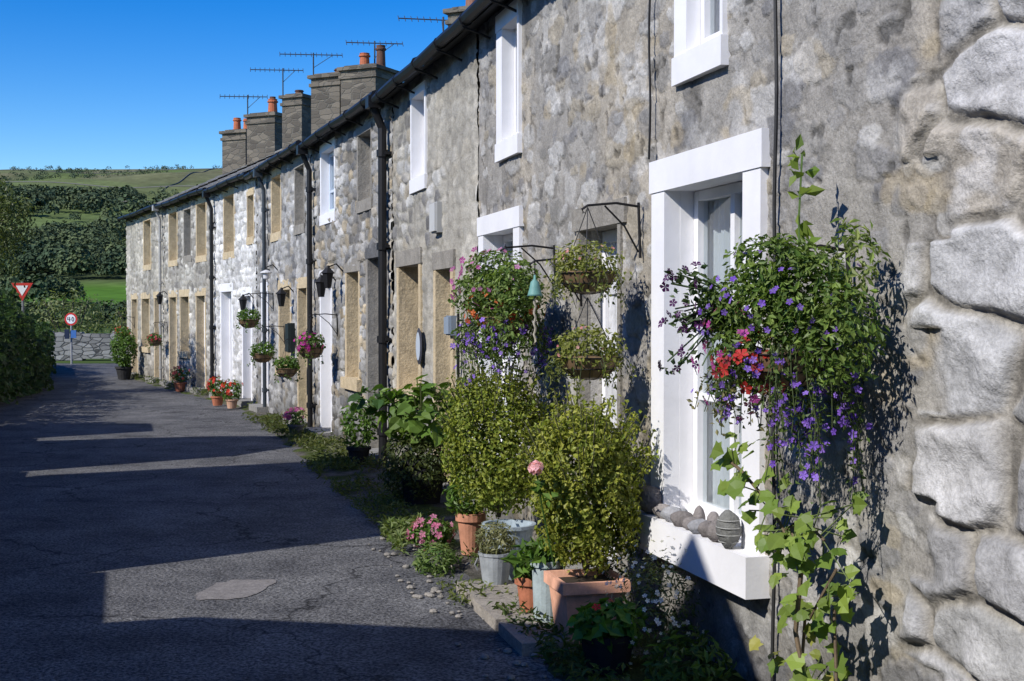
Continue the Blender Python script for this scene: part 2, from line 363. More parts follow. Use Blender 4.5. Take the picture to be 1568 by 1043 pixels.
def build_wall(i,holes,ds,dh,parent):
    L=SEG[i][3];top=EV[i]
    sl=np.linspace(0,L,int(L/ds)+1);hl=np.linspace(-.1,top,int(top/dh)+1)
    for(a,b,c,d) in holes:
        sl=np.concatenate([sl,[a,b]]);hl=np.concatenate([hl,[c,d]])
    sl=np.unique(np.round(sl,4));hl=np.unique(np.round(hl,4))
    S,H=np.meshgrid(sl,hl)
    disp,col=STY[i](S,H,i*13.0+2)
    for(a,b,c,d) in holes:
        dist=np.maximum(np.maximum(a-S,S-b),np.maximum(c-H,H-d))
        disp=disp*np.clip((dist-.01)/.08,0,1)
        # grime running down below the sills
        g=((S>a-.1)&(S<b+.1)&(H<c))*sstep(c-.9,c-.1,H)*sstep(.4,.7,fbm(S*9,H*1.2,c+a,3));col=col*(1-.25*g[...,None])
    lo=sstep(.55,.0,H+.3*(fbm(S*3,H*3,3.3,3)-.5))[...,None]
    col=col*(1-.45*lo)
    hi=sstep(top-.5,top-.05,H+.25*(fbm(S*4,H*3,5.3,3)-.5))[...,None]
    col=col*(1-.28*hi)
    p,t,n,_=SEG[i]
    V=np.stack([p[0]+t[0]*S+n[0]*disp,p[1]+t[1]*S+n[1]*disp,H],-1).reshape(-1,3)
    ns=len(sl);nh=len(hl)
    cs=(sl[:-1]+sl[1:])/2;ch=(hl[:-1]+hl[1:])/2
    CS,CH=np.meshgrid(cs,ch);ok=np.ones(CS.shape,bool)
    for(a,b,c,d) in holes: ok&=~((CS>a)&(CS<b)&(CH>c)&(CH<d))
    J,I=np.where(ok)
    b0=J*ns+I
    F=np.stack([b0,b0+ns,b0+ns+1,b0+1],1).tolist()
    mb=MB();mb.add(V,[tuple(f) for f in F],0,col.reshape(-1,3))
    return mb.build('front_wall',[M_wall],parent,smooth=True)
WHITE=(.80,.79,.79);TAN=(.52,.42,.27);STN=(.27,.25,.215);DKST=(.12,.12,.12);BLK=(.012,.012,.013)
def opening(i,Z0,Z1,h0,h1,kind,parent,sur=WHITE,sw=.12,lint=.15,sill=.13,frame=WHITE,depth=.13,doorc=(.05,.08,.12),curtain=True,lcol=None,proud=.022,sillproud=None,reveal=None,swn=None,bars=True):
    s0,s1=sZ(i,Z0),sZ(i,Z1);mb=MB()
    upper=h0>2.4
    if swn is None: swn=sw
    if sillproud is None: sillproud=.032 if upper else .07
    m=0 if sur==WHITE else 3
    rvl=sur if reveal is None else reveal
    D=.34
    if sw>0:
        lbox(mb,i,s0-swn,s0,-.06,proud,h0,h1,m,sur);lbox(mb,i,s1,s1+sw,-.06,proud,h0,h1,m,sur)
    lbox(mb,i,s0-.05,s0+.002,-D,-.0605,h0,h1,m,rvl);lbox(mb,i,s1-.002,s1+.05,-D,-.0605,h0,h1,m,rvl)
    ls=(lambda w_: max(w_,.1)+.02 if not upper else w_+.004)
    ml=m if lcol is None else 3
    lbox(mb,i,s0-ls(swn),s1+ls(sw),-D,proud+.006,h1,h1+lint,ml,lcol or sur)
    if kind=='window':
        ex=.006 if upper else .04
        lbox(mb,i,s0-swn-ex,s1+sw+ex,-D,sillproud,h0-sill,h0,m,sur)
    else:
        lbox(mb,i,s0-sw-.06,s1+sw+.06,-D,.22,-.02,h0-.002,3,(.25,.24,.22))
    f=.05 if s1-s0>.45 else .035;a,b=s0+.004,s1-.004;o1=-depth;o0=-depth-.05
    if kind=='window':
        lbox(mb,i,a,a+f,o0,o1,h0+.003,h1-.003,0,frame);lbox(mb,i,b-f,b,o0,o1,h0+.003,h1-.003,0,frame)
        lbox(mb,i,a+f,b-f,o0,o1-.002,h1-f,h1-.003,0,frame);lbox(mb,i,a+f,b-f,o0,o1+.01,h0+.003,h0+f+.02,0,frame)
        if bars:
            mid=(a+b)/2
            lbox(mb,i,mid-.022,mid+.022,o0+.005,o1-.004,h0+f+.02,h1-f,0,frame)
            hm=h0+(h1-h0)*.36
            lbox(mb,i,a+f,mid-.022,o0+.007,o1-.008,hm,hm+.03,0,frame);lbox(mb,i,mid+.022,b-f,o0+.007,o1-.008,hm,hm+.03,0,frame)
        og=o0+.02
        mb.add([FR(i,a+f,og,h0+f),FR(i,b-f,og,h0+f),FR(i,b-f,og,h1-f),FR(i,a+f,og,h1-f)],[(0,3,2,1)],1,(1,1,1))
        if curtain:
            n=110;ss=np.linspace(a-.02,b+.02,n);V=[];
            for q,sv in enumerate(ss):
                wv=.010*math.sin(sv*70)+.006*math.sin(sv*173)
                V+= [FR(i,sv,o0-.03+wv,h0+.02),FR(i,sv,o0-.03+wv,h1-.01)]
            F=[(2*q,2*q+1,2*q+3,2*q+2) for q in range(n-1) if not(.44<q/n<.62)]
            mb.add(V,F,2,(.62,.63,.65))
        lbox(mb,i,s0-.3,s1+.6,-.95,-.9,h0-.3,h1+.3,3,(.03,.03,.03))  # near-black panel stands in for the unlit room behind the glass
    else:
        lbox(mb,i,a,a+.06,o0,o1,h0+.003,h1-.003,0,frame);lbox(mb,i,b-.06,b,o0,o1,h0+.003,h1-.003,0,frame)
        lbox(mb,i,a+.06,b-.06,o0,o1-.002,h1-.07,h1-.003,0,frame)
        w=b-a-.12;npl=5
        for q in range(npl):
            lbox(mb,i,a+.06+w*q/npl+.003,a+.06+w*(q+1)/npl-.003,o0-.02,o1-.022,h0+.01,h1-.07,4,doorc)
        lbox(mb,i,a+.06,b-.06,o0-.04,o0-.021,h0+.01,h1-.07,4,tuple(np.array(doorc)*.4))
        for hh in(.35,1.0,1.6):
            if h0+hh<h1-.1: lbox(mb,i,a+.08,b-.08,o1-.021,o1-.008,h0+hh-.05,h0+hh+.05,4,tuple(np.array(doorc)*.9))
        mb.stone(FR(i,a+.14,o1+.02,h0+.98),(.025,.025,.025),1,0,(.4,.3,.1),8,6)
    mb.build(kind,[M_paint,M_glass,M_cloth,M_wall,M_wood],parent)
    return (s0,s1,h0,h1)
BL=(.55,.62,.72)
OP={
0:[(5.45,6.30,.62,2.19,'window',dict(sw=.17,lint=.155,sill=.17,sillproud=.10)),
   (5.68,6.04,2.80,3.62,'window',dict(sw=.15,swn=.03,depth=.05,bars=False,curtain=False)),
   (6.98,7.62,.16,2.08,'door',dict(sur=STN,sw=.05,lcol=STN,lint=.13,proud=.012,reveal=(.42,.40,.36),doorc=(.6,.6,.6))),
   (9.02,9.86,.66,2.19,'window',dict(sw=.16,lint=.14)),
   (8.92,9.32,2.82,3.62,'window',dict(sw=.16,swn=.04,lint=.12,depth=.07,bars=False,curtain=False))],
1:[(10.9,11.42,.12,1.98,'door',dict(sur=TAN,sw=.09,lcol=STN,doorc=(.25,.26,.25))),
   (12.1,12.98,.85,2.06,'window',dict(sur=TAN,sw=.10,lcol=STN,depth=.24,curtain=False)),
   (11.85,12.38,2.86,3.62,'window',dict(sw=.05,lint=.08,depth=.1))],
2:[(13.75,14.35,.12,2.2,'door',dict(sur=STN,sw=.1,lcol=DKST,doorc=(.14,.18,.24))),
   (14.8,15.4,.85,2.08,'window',dict(sur=TAN,sw=.09,lcol=STN,depth=.2)),
   (16.3,16.9,.12,2.0,'door',dict(sw=.08,doorc=(.7,.7,.68))),
   (16.08,16.86,2.86,3.66,'window',dict(sw=.07,lint=.10,frame=BL,depth=.08)),
   (14.2,14.8,2.86,3.6,'window',dict(sur=STN,sw=.05,lint=.08))],
3:[(17.85,18.4,.12,1.95,'door',dict(sur=TAN,sw=.08,doorc=(.10,.12,.10))),
   (19.0,19.8,.8,1.95,'window',dict(sur=TAN,sw=.09,depth=.2)),
   (20.8,21.3,.12,1.95,'door',dict(sw=.08,doorc=(.7,.7,.7))),
   (19.7,20.4,2.84,3.7,'window',dict(sur=TAN,sw=.08,depth=.2)),
   (18.0,18.6,2.84,3.65,'window',dict(sur=STN,sw=.06))],
4:[(22.2,22.75,.12,1.9,'door',dict(sw=.1,doorc=(.03,.04,.05))),
   (23.6,24.4,.12,2.0,'door',dict(sw=.14,doorc=(.6,.6,.58))),
   (23.4,24.15,2.72,3.74,'window',dict(sur=TAN,sw=.08,depth=.22)),
   (22.0,22.4,2.9,3.6,'window',dict(sur=TAN,sw=.05))],
5:[(25.6,26.3,2.75,3.78,'window',dict(sur=TAN,sw=.08,depth=.22)),
   (28.0,28.7,2.75,3.78,'window',dict(sur=TAN,sw=.08,depth=.22)),
   (26.8,27.35,2.8,3.75,'window',dict(sur=STN,sw=.08,depth=.22)),
   (25.7,26.35,.12,1.95,'door',dict(sur=TAN,sw=.08,doorc=(.15,.16,.2))),
   (27.0,27.7,.8,1.95,'window',dict(sur=TAN,sw=.08,depth=.2)),
   (28.1,28.7,.12,1.95,'door',dict(sur=TAN,sw=.08,doorc=(.1,.14,.2)))],
6:[(30.6,31.35,2.75,3.8,'window',dict(sur=TAN,sw=.08,depth=.22)),
   (29.6,30.2,.12,1.95,'door',dict(sur=TAN,sw=.08,doorc=(.3,.3,.3))),
   (30.8,31.6,.8,1.95,'window',dict(sur=TAN,sw=.08,depth=.2)),
   (32.2,32.8,.12,1.95,'door',dict(sur=TAN,sw=.08,doorc=(.3,.3,.3)))]}
COT=[]
for i in range(7):
    c=FR(i,SEG[i][3]/2,-3,0);e=empty('stone_cottage',tuple(c));COT.append(e)
    holes=[]
    for(z0,z1,h0,h1,k,kw) in OP[i]: holes.append(opening(i,z0,z1,h0,h1,k,e,**kw))
    if i==0: ds,dh=.0105,.0105
    elif i<3: ds,dh=.026,.018
    else: ds,dh=.045,.026
    build_wall(i,holes,ds,dh,e)
    mb=MB();A0,A1=EAVE[i],EAVE[i+1];R0,R1=RIDGE[i],RIDGE[i+1];B0,B1=BACK[i],BACK[i+1]
    ze=EV[i]+.03-.07;zr=EV[i]+RISE
    if i==6:
        tt=SEG[6][1]*.12;A1=A1+tt;R1=R1+tt;B1=B1+tt
    nr=15;nc=max(6,int(SEG[i][3]/.3))
    def roofside(A0,A1,R0,R1):
        for r in range(nr):
            a=r/nr;b=(r+1)/nr
            for cc in range(nc):
                u0,u1=cc/nc,(cc+1)/nc
                def pt(u,v,dz):
                    q0=A0*(1-u)+A1*u;q1=R0*(1-u)+R1*u;q=q0*(1-v)+q1*v
                    z=ze*(1-v)+zr*v-.05*math.sin(u*math.pi)*math.sin(v*3.1)
                    return (q[0],q[1],z+dz)
                l=.012+.008*random.random()
                g=random.uniform(.7,1.25);col=(.15*g,.147*g,.14*g)
                V=[pt(u0,a,l+.016),pt(u1,a,l+.016),pt(u1,b+.01,l),pt(u0,b+.01,l),pt(u0,a,-.02),pt(u1,a,-.02)]
                mb.add(V,[(0,1,2,3),(4,5,1,0)],0,col)
        mb.add([(A0[0],A0[1],ze-.03),(A1[0],A1[1],ze-.03),(R1[0],R1[1],zr-.03),(R0[0],R0[1],zr-.03)],[(0,1,2,3)],0,(.03,.03,.03))
    roofside(A0,A1,R0,R1);roofside(B0,B1,R0,R1)
    mb.tube([(R0[0],R0[1],zr+.0),((R0[0]+R1[0])/2,(R0[1]+R1[1])/2,zr-.03),(R1[0],R1[1],zr+.0)],.07,8,0,(.2,.195,.18))
    mb.build('roof',[M_slate],e)
    mb=MB();p0,p1=NP[i]+(-.03)*SEG[i][2],NP[i+1]-.03*SEG[i][2];z=EV[i]
    mb.add([(B0[0],B0[1],0),(B1[0],B1[1],0),(B1[0],B1[1],z),(B0[0],B0[1],z)],[(0,1,2,3)],0,(.25,.24,.22))
    for(pp,RR,BB) in((p0,RIDGE[i],BACK[i]),(p1,RIDGE[i+1],BACK[i+1])):
        mb.add([(pp[0],pp[1],0),(BB[0],BB[1],0),(BB[0],BB[1],z-.05),(RR[0],RR[1],z+RISE-.05),(pp[0],pp[1],z-.05)],[(0,1,2,3,4)],0,(.25,.24,.22))
    mb.build('gable_walls',[M_block],e)
    mb=MB();n=14
    g0=EAVE[i]+SEG[i][2]*.04;g1=EAVE[i+1]+SEG[i][2]*.04
    zz=EV[i]-.035
    pts=[(*(g0*(1-u)+g1*u),zz+.008*math.sin(u*9+i)) for u in np.linspace(0,1,n)]
    mb.tube(pts,.046,8,0,BLK)
    for u in np.arange(.5,SEG[i][3],.85):
        r=FR(i,u,.2,EV[i]-.09);mb.tube([FR(i,u,.0,EV[i]-.16),FR(i,u,.1,EV[i]-.12),r,FR(i,u,.235,EV[i]-.02)],.011,5,0,BLK)
        mb.tube([FR(i,u-.02,.19,zz),FR(i,u+.02,.19,zz)],.054,8,0,BLK)
    mb.build('gutter',[M_metal],e)
def downpipe(Z,r,parent,col=BLK,top=None,bot=.05,off=.09):
    i=segof(Z);mb=MB();top=top or EV[i]-.1
    mb.tube([W(Z,.19,top+.05),W(Z,.18,top-.04),W(Z,off,top-.25),W(Z,off,bot)],r,10,0,col)
    for h in np.arange(bot+.3,top-.3,.95):
        mb.tube([W(Z,off,h),W(Z,off,h+.07)],r*1.35,10,0,col)
        lbox(mb,i,sZ(i,Z)-r*1.9,sZ(i,Z)+r*1.9,.0,off-.01,h+.02,h+.05,0,col)
    lbox(mb,i,sZ(i,Z)-.07,sZ(i,Z)+.07,.12,.25,top-.05,top+.07,0,col)
    mb.build('downpipe',[M_metal],parent)
downpipe(13.42,.045,COT[2]);downpipe(17.3,.035,COT[2]);downpipe(20.7,.03,COT[3],col=(.04,.05,.06));downpipe(24.9,.035,COT[4]);downpipe(29.3,.03,COT[6],col=(.35,.34,.32))
mb=MB()
c=[];
for h in np.linspace(3.8,2.36,12): c.append(W(6.46+.01*math.sin(h*9),.035,h))
mb.tube(c,.006,5,0,BLK)
c=[W(5.16+.008*math.sin(h*7),.022,h) for h in np.linspace(3.8,.1,26)]
mb.tube(c,.008,5,0,(.03,.03,.03))
c=[W(10.6,.03,h) for h in np.linspace(1.6,.1,8)];mb.tube(c,.012,6,0,BLK)
mb.build('wall_cables',[M_metal],COT[0])
def plate(name,Z,h,w,ht,d,col,par,mat=M_paint):
    i=segof(Z);s=sZ(i,Z);mb=MB();lbox(mb,i,s-w/2,s+w/2,.0,d,h-ht/2,h+ht/2,0,col)
    lbox(mb,i,s-w/2-.012,s+w/2+.012,.0,d*.7,h-ht/2-.012,h+ht/2+.012,0,tuple(np.array(col)*.7));mb.build(name,[mat],par)
plate('meter_box',11.35,2.43,.20,.24,.07,(.5,.5,.48),COT[1])
plate('door_number_box',10.85,1.5,.16,.14,.07,(.25,.3,.36),COT[1])
plate('post_box',18.75,1.25,.25,.4,.12,(.02,.03,.03),COT[3])
mb=MB();V=[];n=20
for k in range(n):
    a=2*math.pi*k/n;V.append(FR(1,sZ(1,11.95)+.13*math.cos(a),.05,1.3+.17*math.sin(a)))
for k in range(n):
    a=2*math.pi*k/n;V.append(FR(1,sZ(1,11.95)+.09*math.cos(a),.06,1.3+.13*math.sin(a)))
mb.add(V,[(k,(k+1)%n,n+(k+1)%n,n+k) for k in range(n)],0,(.05,.05,.06));mb.add(V[n:],[tuple(range(n))],0,(.45,.5,.55))
mb.build('oval_wall_plaque',[M_paint],COT[1])
def chimney(x,y,z0,z1,w,d,pots,ang=-.45):
    e=COT[min(6,segof(y))]
    mb=MB();ca,sa=math.cos(ang),math.sin(ang);ax=np.array([ca,sa,0]);ay=np.array([-sa,ca,0])
    mb.box((x,y,(z0+z1)/2),ax*w/2,ay*d/2,(0,0,(z1-z0)/2),0,(.2,.2,.2))
    mb.box((x,y,z1-.14),ax*(w/2+.035),ay*(d/2+.035),(0,0,.035),0)
    mb.box((x,y,z1+.035),ax*(w/2+.06),ay*(d/2+.06),(0,0,.035),0)
    mb.box((x,y,z1+.09),ax*(w/2-.05),ay*(d/2-.05),(0,0,.02),0)
    for(px,h,r,col) in pots:
        c=np.array([x,y,z1+.1])+ax*px
        mb.lathe(c,[(r*1.1,0),(r,.03),(r*.88,h*.75),(r*1.12,h*.78),(r*1.12,h*.86),(r*.9,h*.9),(r*.98,h),(r*.7,h),(r*.7,h*.5)],14,1,col)
    mb.build('chimney',[M_chim,M_pot],e)
TC=(.42,.13,.06);TD=(.12,.06,.04)
chimney(-7.1,34.3,4.8,6.28,.75,.6,[(-.12,.34,.1,TC),(.2,.3,.1,TC)])
chimney(-6.15,33.0,4.8,6.52,.85,.6,[(.15,.36,.12,TC),(.15,.42,.08,TD)])
chimney(-5.0,30.8,4.8,6.62,.55,.6,[(0,.12,.1,TD)])
chimney(-3.75,28.1,4.8,6.58,.72,.9,[(.05,.15,.1,TD)])
chimney(-3.0,27.6,4.8,6.66,.85,.9,[(-.12,.32,.11,TC),(.28,.45,.10,TD)])
chimney(-.65,21.6,4.8,6.5,.6,.6,[(.0,.35,.12,(.25,.12,.08))])
def aerial(x,y,z0,z1,L,xo,n,par):
    mb=MB();mb.tube([(x,y,z0),(x,y,z1+.05)],.017,6,0,(.05,.05,.05))
    a=np.array([x+xo-L/2,y-.2,z1-.02]);b=np.array([x+xo+L/2,y+.2,z1+.03])
    mb.tube([a,b],.012,5,0,(.06,.06,.06))
    for t in np.linspace(0,1,n):
        q=a*(1-t)+b*t;mb.tube([q+np.array([.02,-.1,-.07]),q+np.array([-.02,.1,.07])],.007,4,0,(.06,.06,.06))
    q=b*.85+a*.15;mb.tube([q,np.array([x,y,z1-.3])],.007,4,0,(.06,.06,.06))
    mb.build('tv_aerial',[M_metal],par)
aerial(-6.9,34.2,6.2,7.25,1.15,-.1,11,COT[6]);aerial(-5.75,32.9,6.4,7.7,1.25,-.15,12,COT[6])
aerial(-4.65,30.7,6.4,7.65,1.4,-.05,13,COT[6]);aerial(-2.9,27.7,6.6,7.3,1.15,0,11,COT[5]);aerial(-1.25,23.9,5.6,6.95,.9,-.35,9,COT[4])
# ------------------------------------------------------------------ terrain
def prof(Z): return np.interp(Z,[-200,60,100,130,200,300,400,550,700,900,1100,1700],[0,0,.6,1.2,5.6,18.0,34,57,77,101,107,60])
def terr(X,Z):
    h=prof(Z);k=np.clip((Z-180)/400,0,1)
    return h+k*(24*(fbm(X*.007,Z*.006,4,3)-.5))*np.clip((1000-Z)/300,.3,1)
xl=np.unique(np.concatenate([np.linspace(-1500,-420,20),np.linspace(-420,60,120),np.linspace(60,1500,26)]))
zl=np.unique(np.concatenate([np.linspace(-300,40,10),np.linspace(40,1100,200),np.linspace(1100,2200,16)]))
X,Z=np.meshgrid(xl,zl);Hh=terr(X,Z)
f=fbm(X*.025,Z*.012,9,4);g=fbm(X*.006,Z*.006,12,3)
col=np.zeros(X.shape+(3,));
hill=np.array([.115,.150,.050]);brown=np.array([.16,.155,.085]);field=np.array([.085,.18,.022]);dk=np.array([.06,.082,.036])
t=(sstep(.42,.6,f)*sstep(450,750,Z))[...,None];col[:]=hill*(1-t)+brown*t
t=sstep(.54,.60,fbm(X*.05,Z*.02,29,4))[...,None];col=col*(1-t*.45)+dk*t*.45
t=sstep(.5,.52,fbm(X*.009,Z*.009,77,2))[...,None];col=col*(1-t*.4)+np.array([.145,.20,.065])*t*.4
fm=(sstep(112,122,Z)*sstep(212,196,Z))[...,None];col=col*(1-fm)+field*fm
wd=(sstep(205,215,Z)*sstep(290,265,Z+60*(g-.5)))[...,None];col=col*(1-wd)+dk*wd
nn=sstep(112,100,Z)[...,None];col=col*(1-nn)+np.array([.07,.11,.03])*nn
mb=MB();nx=len(xl);nz=len(zl)
Fq=[(j*nx+i,j*nx+i+1,(j+1)*nx+i+1,(j+1)*nx+i) for j in range(nz-1) for i in range(nx-1)]
mb.add(np.stack([X,Z,Hh],-1).reshape(-1,3),Fq,0,col.reshape(-1,3));mb.build('ground_and_hills',[M_terr],smooth=True)
mb=MB();tp=[]
while len(tp)<330:
    z=random.uniform(212,285);u=random.uniform(-.5,-.12);x=u*z
    if fbm(np.array(x*.03),np.array(z*.03),31,2)<.40: continue
    tp.append((x,z,random.uniform(1.7,3.0)))
while len(tp)<760:
    z=random.uniform(285,520);u=random.uniform(-.5,-.12);x=u*z
    if fbm(np.array(x*.022),np.array(z*.02),31,3)<.54+.06*(z-285)/235: continue
    tp.append((x,z,random.uniform(1.8,3.4)))
for _ in range(120):
    z=random.uniform(290,560);u=random.uniform(-.5,-.12);tp.append((u*z,z,random.uniform(1.5,2.8)))
for _ in range(170):
    z=random.uniform(95,112);u=random.uniform(-.5,-.27);tp.append((u*z,z,random.uniform(.7,1.3)))
for _ in range(45):
    z=random.uniform(150,156);u=random.uniform(-.5,-.335);tp.append((u*z,z,random.uniform(1.4,2.4)))
k=0
while k<230:
    z=random.uniform(540,880);u=random.uniform(-.5,-.1)
    if fbm(np.array(u*z*.02),np.array(z*.012),55,3)<.55: continue
    k+=1;tp.append((u*z,z,random.uniform(1.2,2.2)))
tp=np.array(tp);hz=terr(tp[:,0],tp[:,1])
for q in range(len(tp)):
    n=140 if tp[q,1]<330 else 90
    if tp[q,1]>480:n=34
    r=tp[q,2];d=rv(n);d[:,2]=np.abs(d[:,2])-.25
    lump=.75+.4*fbm(np.arctan2(d[:,1],d[:,0])*1.6+q,d[:,2]*2.5,q*.37,2)
    pp=np.array([tp[q,0],tp[q,1],hz[q]+r*.75])+d*np.array([r,r,r*1.1])*(rng.uniform(.7,1.05,n)*lump)[:,None]
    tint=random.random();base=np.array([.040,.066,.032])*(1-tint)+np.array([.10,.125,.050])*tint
    haze=min(1,tp[q,1]/900);base=base*(1-.3*haze)+np.array([.10,.13,.13])*.3*haze  # distance haze mixed into the leaf colour
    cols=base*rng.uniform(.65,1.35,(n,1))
    lf=r*.26 if tp[q,1]<330 else r*.36
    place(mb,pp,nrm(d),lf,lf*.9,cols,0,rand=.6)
mb.build('hillside_woodland',[M_far])
mb=MB()
for(x0,z0,x1,z1) in((-330,620,-60,560),(-300,760,-90,800),(-260,560,-330,900),(-150,560,-190,880),(-220,440,-60,400),(-190,330,-230,600)):
    pts=[]
    for t in np.linspace(0,1,60):
        x=x0+(x1-x0)*t;z=z0+(z1-z0)*t;pts.append((x,z,float(terr(np.array(x),np.array(z)))+.1))
    mb.tube(pts,.4,5,0,(.13,.13,.115))
mb.build('hill_field_wall',[M_wall])
# ------------------------------------------------------------------ road
LX=lambda Z:-2.6-.3*Z if Z<18 else np.interp(Z,[18,26.7,37,44],[-8.0,-9.9,-13.4,-16.5])
mb=MB();V=[];zs=np.linspace(-14,34,40)
for z in zs:
    xr=P[0][0]-.267*(z-P[0][1]) if z<P[0][1] else W(z,0,0)[0]
    V+=[(LX(z)-.1,z,.004),(xr+.1,z,.004)]
F=[(2*k,2*k+1,2*k+3,2*k+2) for k in range(len(zs)-1)]
mb.add(V,F,0)
mb.add([(LX(34)-.1,34,.004),(-9.7,34,.004),(-6,36.5,.004),(12,40,.004),(12,44,.004),(-14,41.5,.004),(-17,43,.004)],[(0,1,2,3,4,5,6)],0)
mb.build('road',[M_asph])
mb=MB();V=[];cx0,cy0=-1.6,7.52
for k in range(60):
    a=2*math.pi*k/60;q=.82+.42*float(fbm(np.array(math.cos(a)*2.5+5),np.array(math.sin(a)*2.5+2.),3,4))
    V.append((cx0+.17*q*math.copysign(abs(math.cos(a))**.6,math.cos(a))+.06*math.sin(a),cy0+.27*q*math.copysign(abs(math.sin(a))**.6,math.sin(a)),.008))
mb.add(V,[tuple(range(60))],0,(.21,.195,.185));mb.build('road_repair_patch',[M_patch])
mb=MB();V=[];C=[];zs=np.linspace(4.2,33,420);no=12
for z in zs:
    wdt=np.interp(z,[4,6.5,8,10,13,16,20,33],[.75,.62,.62,.75,.8,.6,.35,.25])+.25*(float(fbm(np.array(z*2.3),np.array(1.),3,4))-.5)
    for k in range(no):
        o=wdt*k/(no-1);f1=float(fbm(np.array(z*3),np.array(o*6),6,4))
        h=.006+(.05*(1-(k/(no-1))**1.5))*(.4+f1)
        if k==no-1:h=.0045
        V.append(W(z,o,h))
        g=sstep(.42,.58,f1);C.append(np.array([.12,.11,.095])*(1-g)+np.array([.065,.085,.022])*g)
F=[(j*no+k,j*no+k+1,(j+1)*no+k+1,(j+1)*no+k) for j in range(len(zs)-1) for k in range(no-1)]
mb.add(V,F,0,np.array(C));mb.build('mossy_verge',[M_dirt],smooth=True)
mb=MB()
def weeds(z0,z1,o0,o1,n,l,ca,cb,hmax=.1):
    P_=[];
    while len(P_)<n:
        z=random.uniform(z0,z1);o=random.uniform(o0,o1)
        if fbm(np.array(z*2.),np.array(o*3.),44,3)<.47: continue
        P_.append(W(z,o,random.uniform(.02,hmax)))
    P_=np.array(P_);place(mb,P_,np.tile([0,0,1.],(n,1)),l,l*.35,vcol(n,ca,cb),0,rand=1.2)
weeds(7.2,14,.35,.85,2600,.045,(.08,.12,.025),(.18,.2,.06),.08)
weeds(8.0,9.6,.55,.85,900,.06,(.09,.14,.03),(.2,.24,.08),.12)
weeds(12,20,.05,.6,2600,.06,(.06,.09,.02),(.13,.14,.04),.12)
weeds(5.2,7.0,.2,.7,900,.05,(.05,.1,.02),(.12,.15,.04),.1)
weeds(20,33,.05,.25,900,.07,(.06,.09,.02),(.12,.14,.04),.12)
mb.build('verge_weeds',[M_leaf])
mb=MB()
for(z,o,a,b,s) in((6.95,.60,.24,.15,.2),(7.42,.58,.24,.16,-.1),(6.45,.62,.22,.13,.1)):
    c=W(z,o,.03);t=SEG[0][1];n_=SEG[0][2];mb.box(c,(t[0]*a,t[1]*a,0),(n_[0]*b,n_[1]*b,.004),(0,0,.03),0,(.30,.27,.23))
for _ in range(110):
    z=random.uniform(5.6,9.5);c=W(z,random.uniform(.45,1.0),.012);r=random.uniform(.006,.024);mb.stone(c,(r,r*1.2,r*.6),z,0,(.26,.24,.21),7,4,z)
mb.build('kerb_stones',[M_wall])
# ------------------------------------------------------------------ opposite side of the street
def lp(z,o=0):
    n=nrm(np.array([-1,-.3]));q=np.array([-2.6-.3*z,z])+n*o;return q
def winbits(mb,z0,z1,top):
    t=nrm(np.array([-.3,1]));n=nrm(np.array([-1,-.3]));L=(z1-z0)*1.044
    k=0
    while .9+k*2.1<L-.5:
        for hh in(.9,2.7):
            if hh+.95>top:continue
            c=lp(z0+(.9+k*2.1)/1.044,-.02)
            mb.box((*c,hh+.45),(*(t*.42),0),(*(n*.03),0),(0,0,.5),2,WHITE)
            mb.box((*(c-n*.02),hh+.45),(*(t*.34),0),(*(n*.02),0),(0,0,.42),3,(.02,.025,.03))
            mb.box((*(c-n*.035),hh+.45),(*(t*.02),0),(*(n*.02),0),(0,0,.42),2,WHITE)
        k+=1
M_dark=mat_attr('dark_glazing',.08,0,1,0,1,spec=.6)
def house(z0,z1,eave,depth=3.2,rise=.9,gable=False,name='stone_house'):
    e=empty(name,(*lp((z0+z1)/2,depth/2),0));mb=MB()
    a,b,c_,d_=lp(z0),lp(z1),lp(z1,depth),lp(z0,depth)
    q=[a,b,c_,d_];V=[(*p,0) for p in q]+[(*p,eave) for p in q]
    if not gable:
        r0,r1=(a+d_)/2,(b+c_)/2;V+=[(*r0,eave+rise),(*r1,eave+rise)]
        mb.add(V,[(0,1,5,4),(1,2,6,9,5),(2,3,7,6),(3,0,4,8,7)],0)
        n=nrm(np.array([-1,-.3]))*.12
        mb.add([(*(a-n),eave-.04),(*(b-n),eave-.04),(*r1,eave+rise+.03),(*r0,eave+rise+.03),(*(c_+n),eave-.04),(*(d_+n),eave-.04)],[(0,1,2,3),(3,2,4,5)],1,(.13,.13,.13))
        m=(r0+r1)/2
    else:
        r0,r1=(a+b)/2,(c_+d_)/2;V+=[(*r0,eave+rise),(*r1,eave+rise)]
        mb.add(V,[(0,1,5,8,4),(1,2,6,5),(2,3,7,9,6),(3,0,4,7)],0)
        n=nrm(np.array([-1,-.3]))*.1
        mb.add([(*(a-n),eave+.03),(*(r0-n),eave+rise+.04),(*(r1+n),eave+rise+.04),(*(d_+n),eave+.03),(*(b-n),eave+.03),(*(c_+n),eave+.03)],[(0,1,2,3),(1,4,5,2)],1,(.13,.13,.13))
        m=r1
    winbits(mb,z0,z1,eave)
    mb.build('walls_roof_windows',[M_block,M_slate,M_paint,M_dark],e)
    if name=='stone_house':
        mb=MB();mb.box((*m,eave+rise+.15),(.25,0,0),(0,.3,0),(0,0,.4),0);mb.lathe((m[0],m[1],eave+rise+.55),[(.12,0),(.1,.3),(.07,.3)],10,1,TC);mb.build('chimney',[M_chim,M_pot],e)
house(-12,-.05,3.8);house(0,4.95,2.3,gable=True,rise=2.35);house(6.45,10.4,4.25);house(12.1,14.5,3.0,gable=True,rise=1.5);house(15.7,17.0,2.4,rise=.5,name='shade_shed')  # out of view: roof heights, gaps and added shed shaped for shadows on the road
mb=MB()
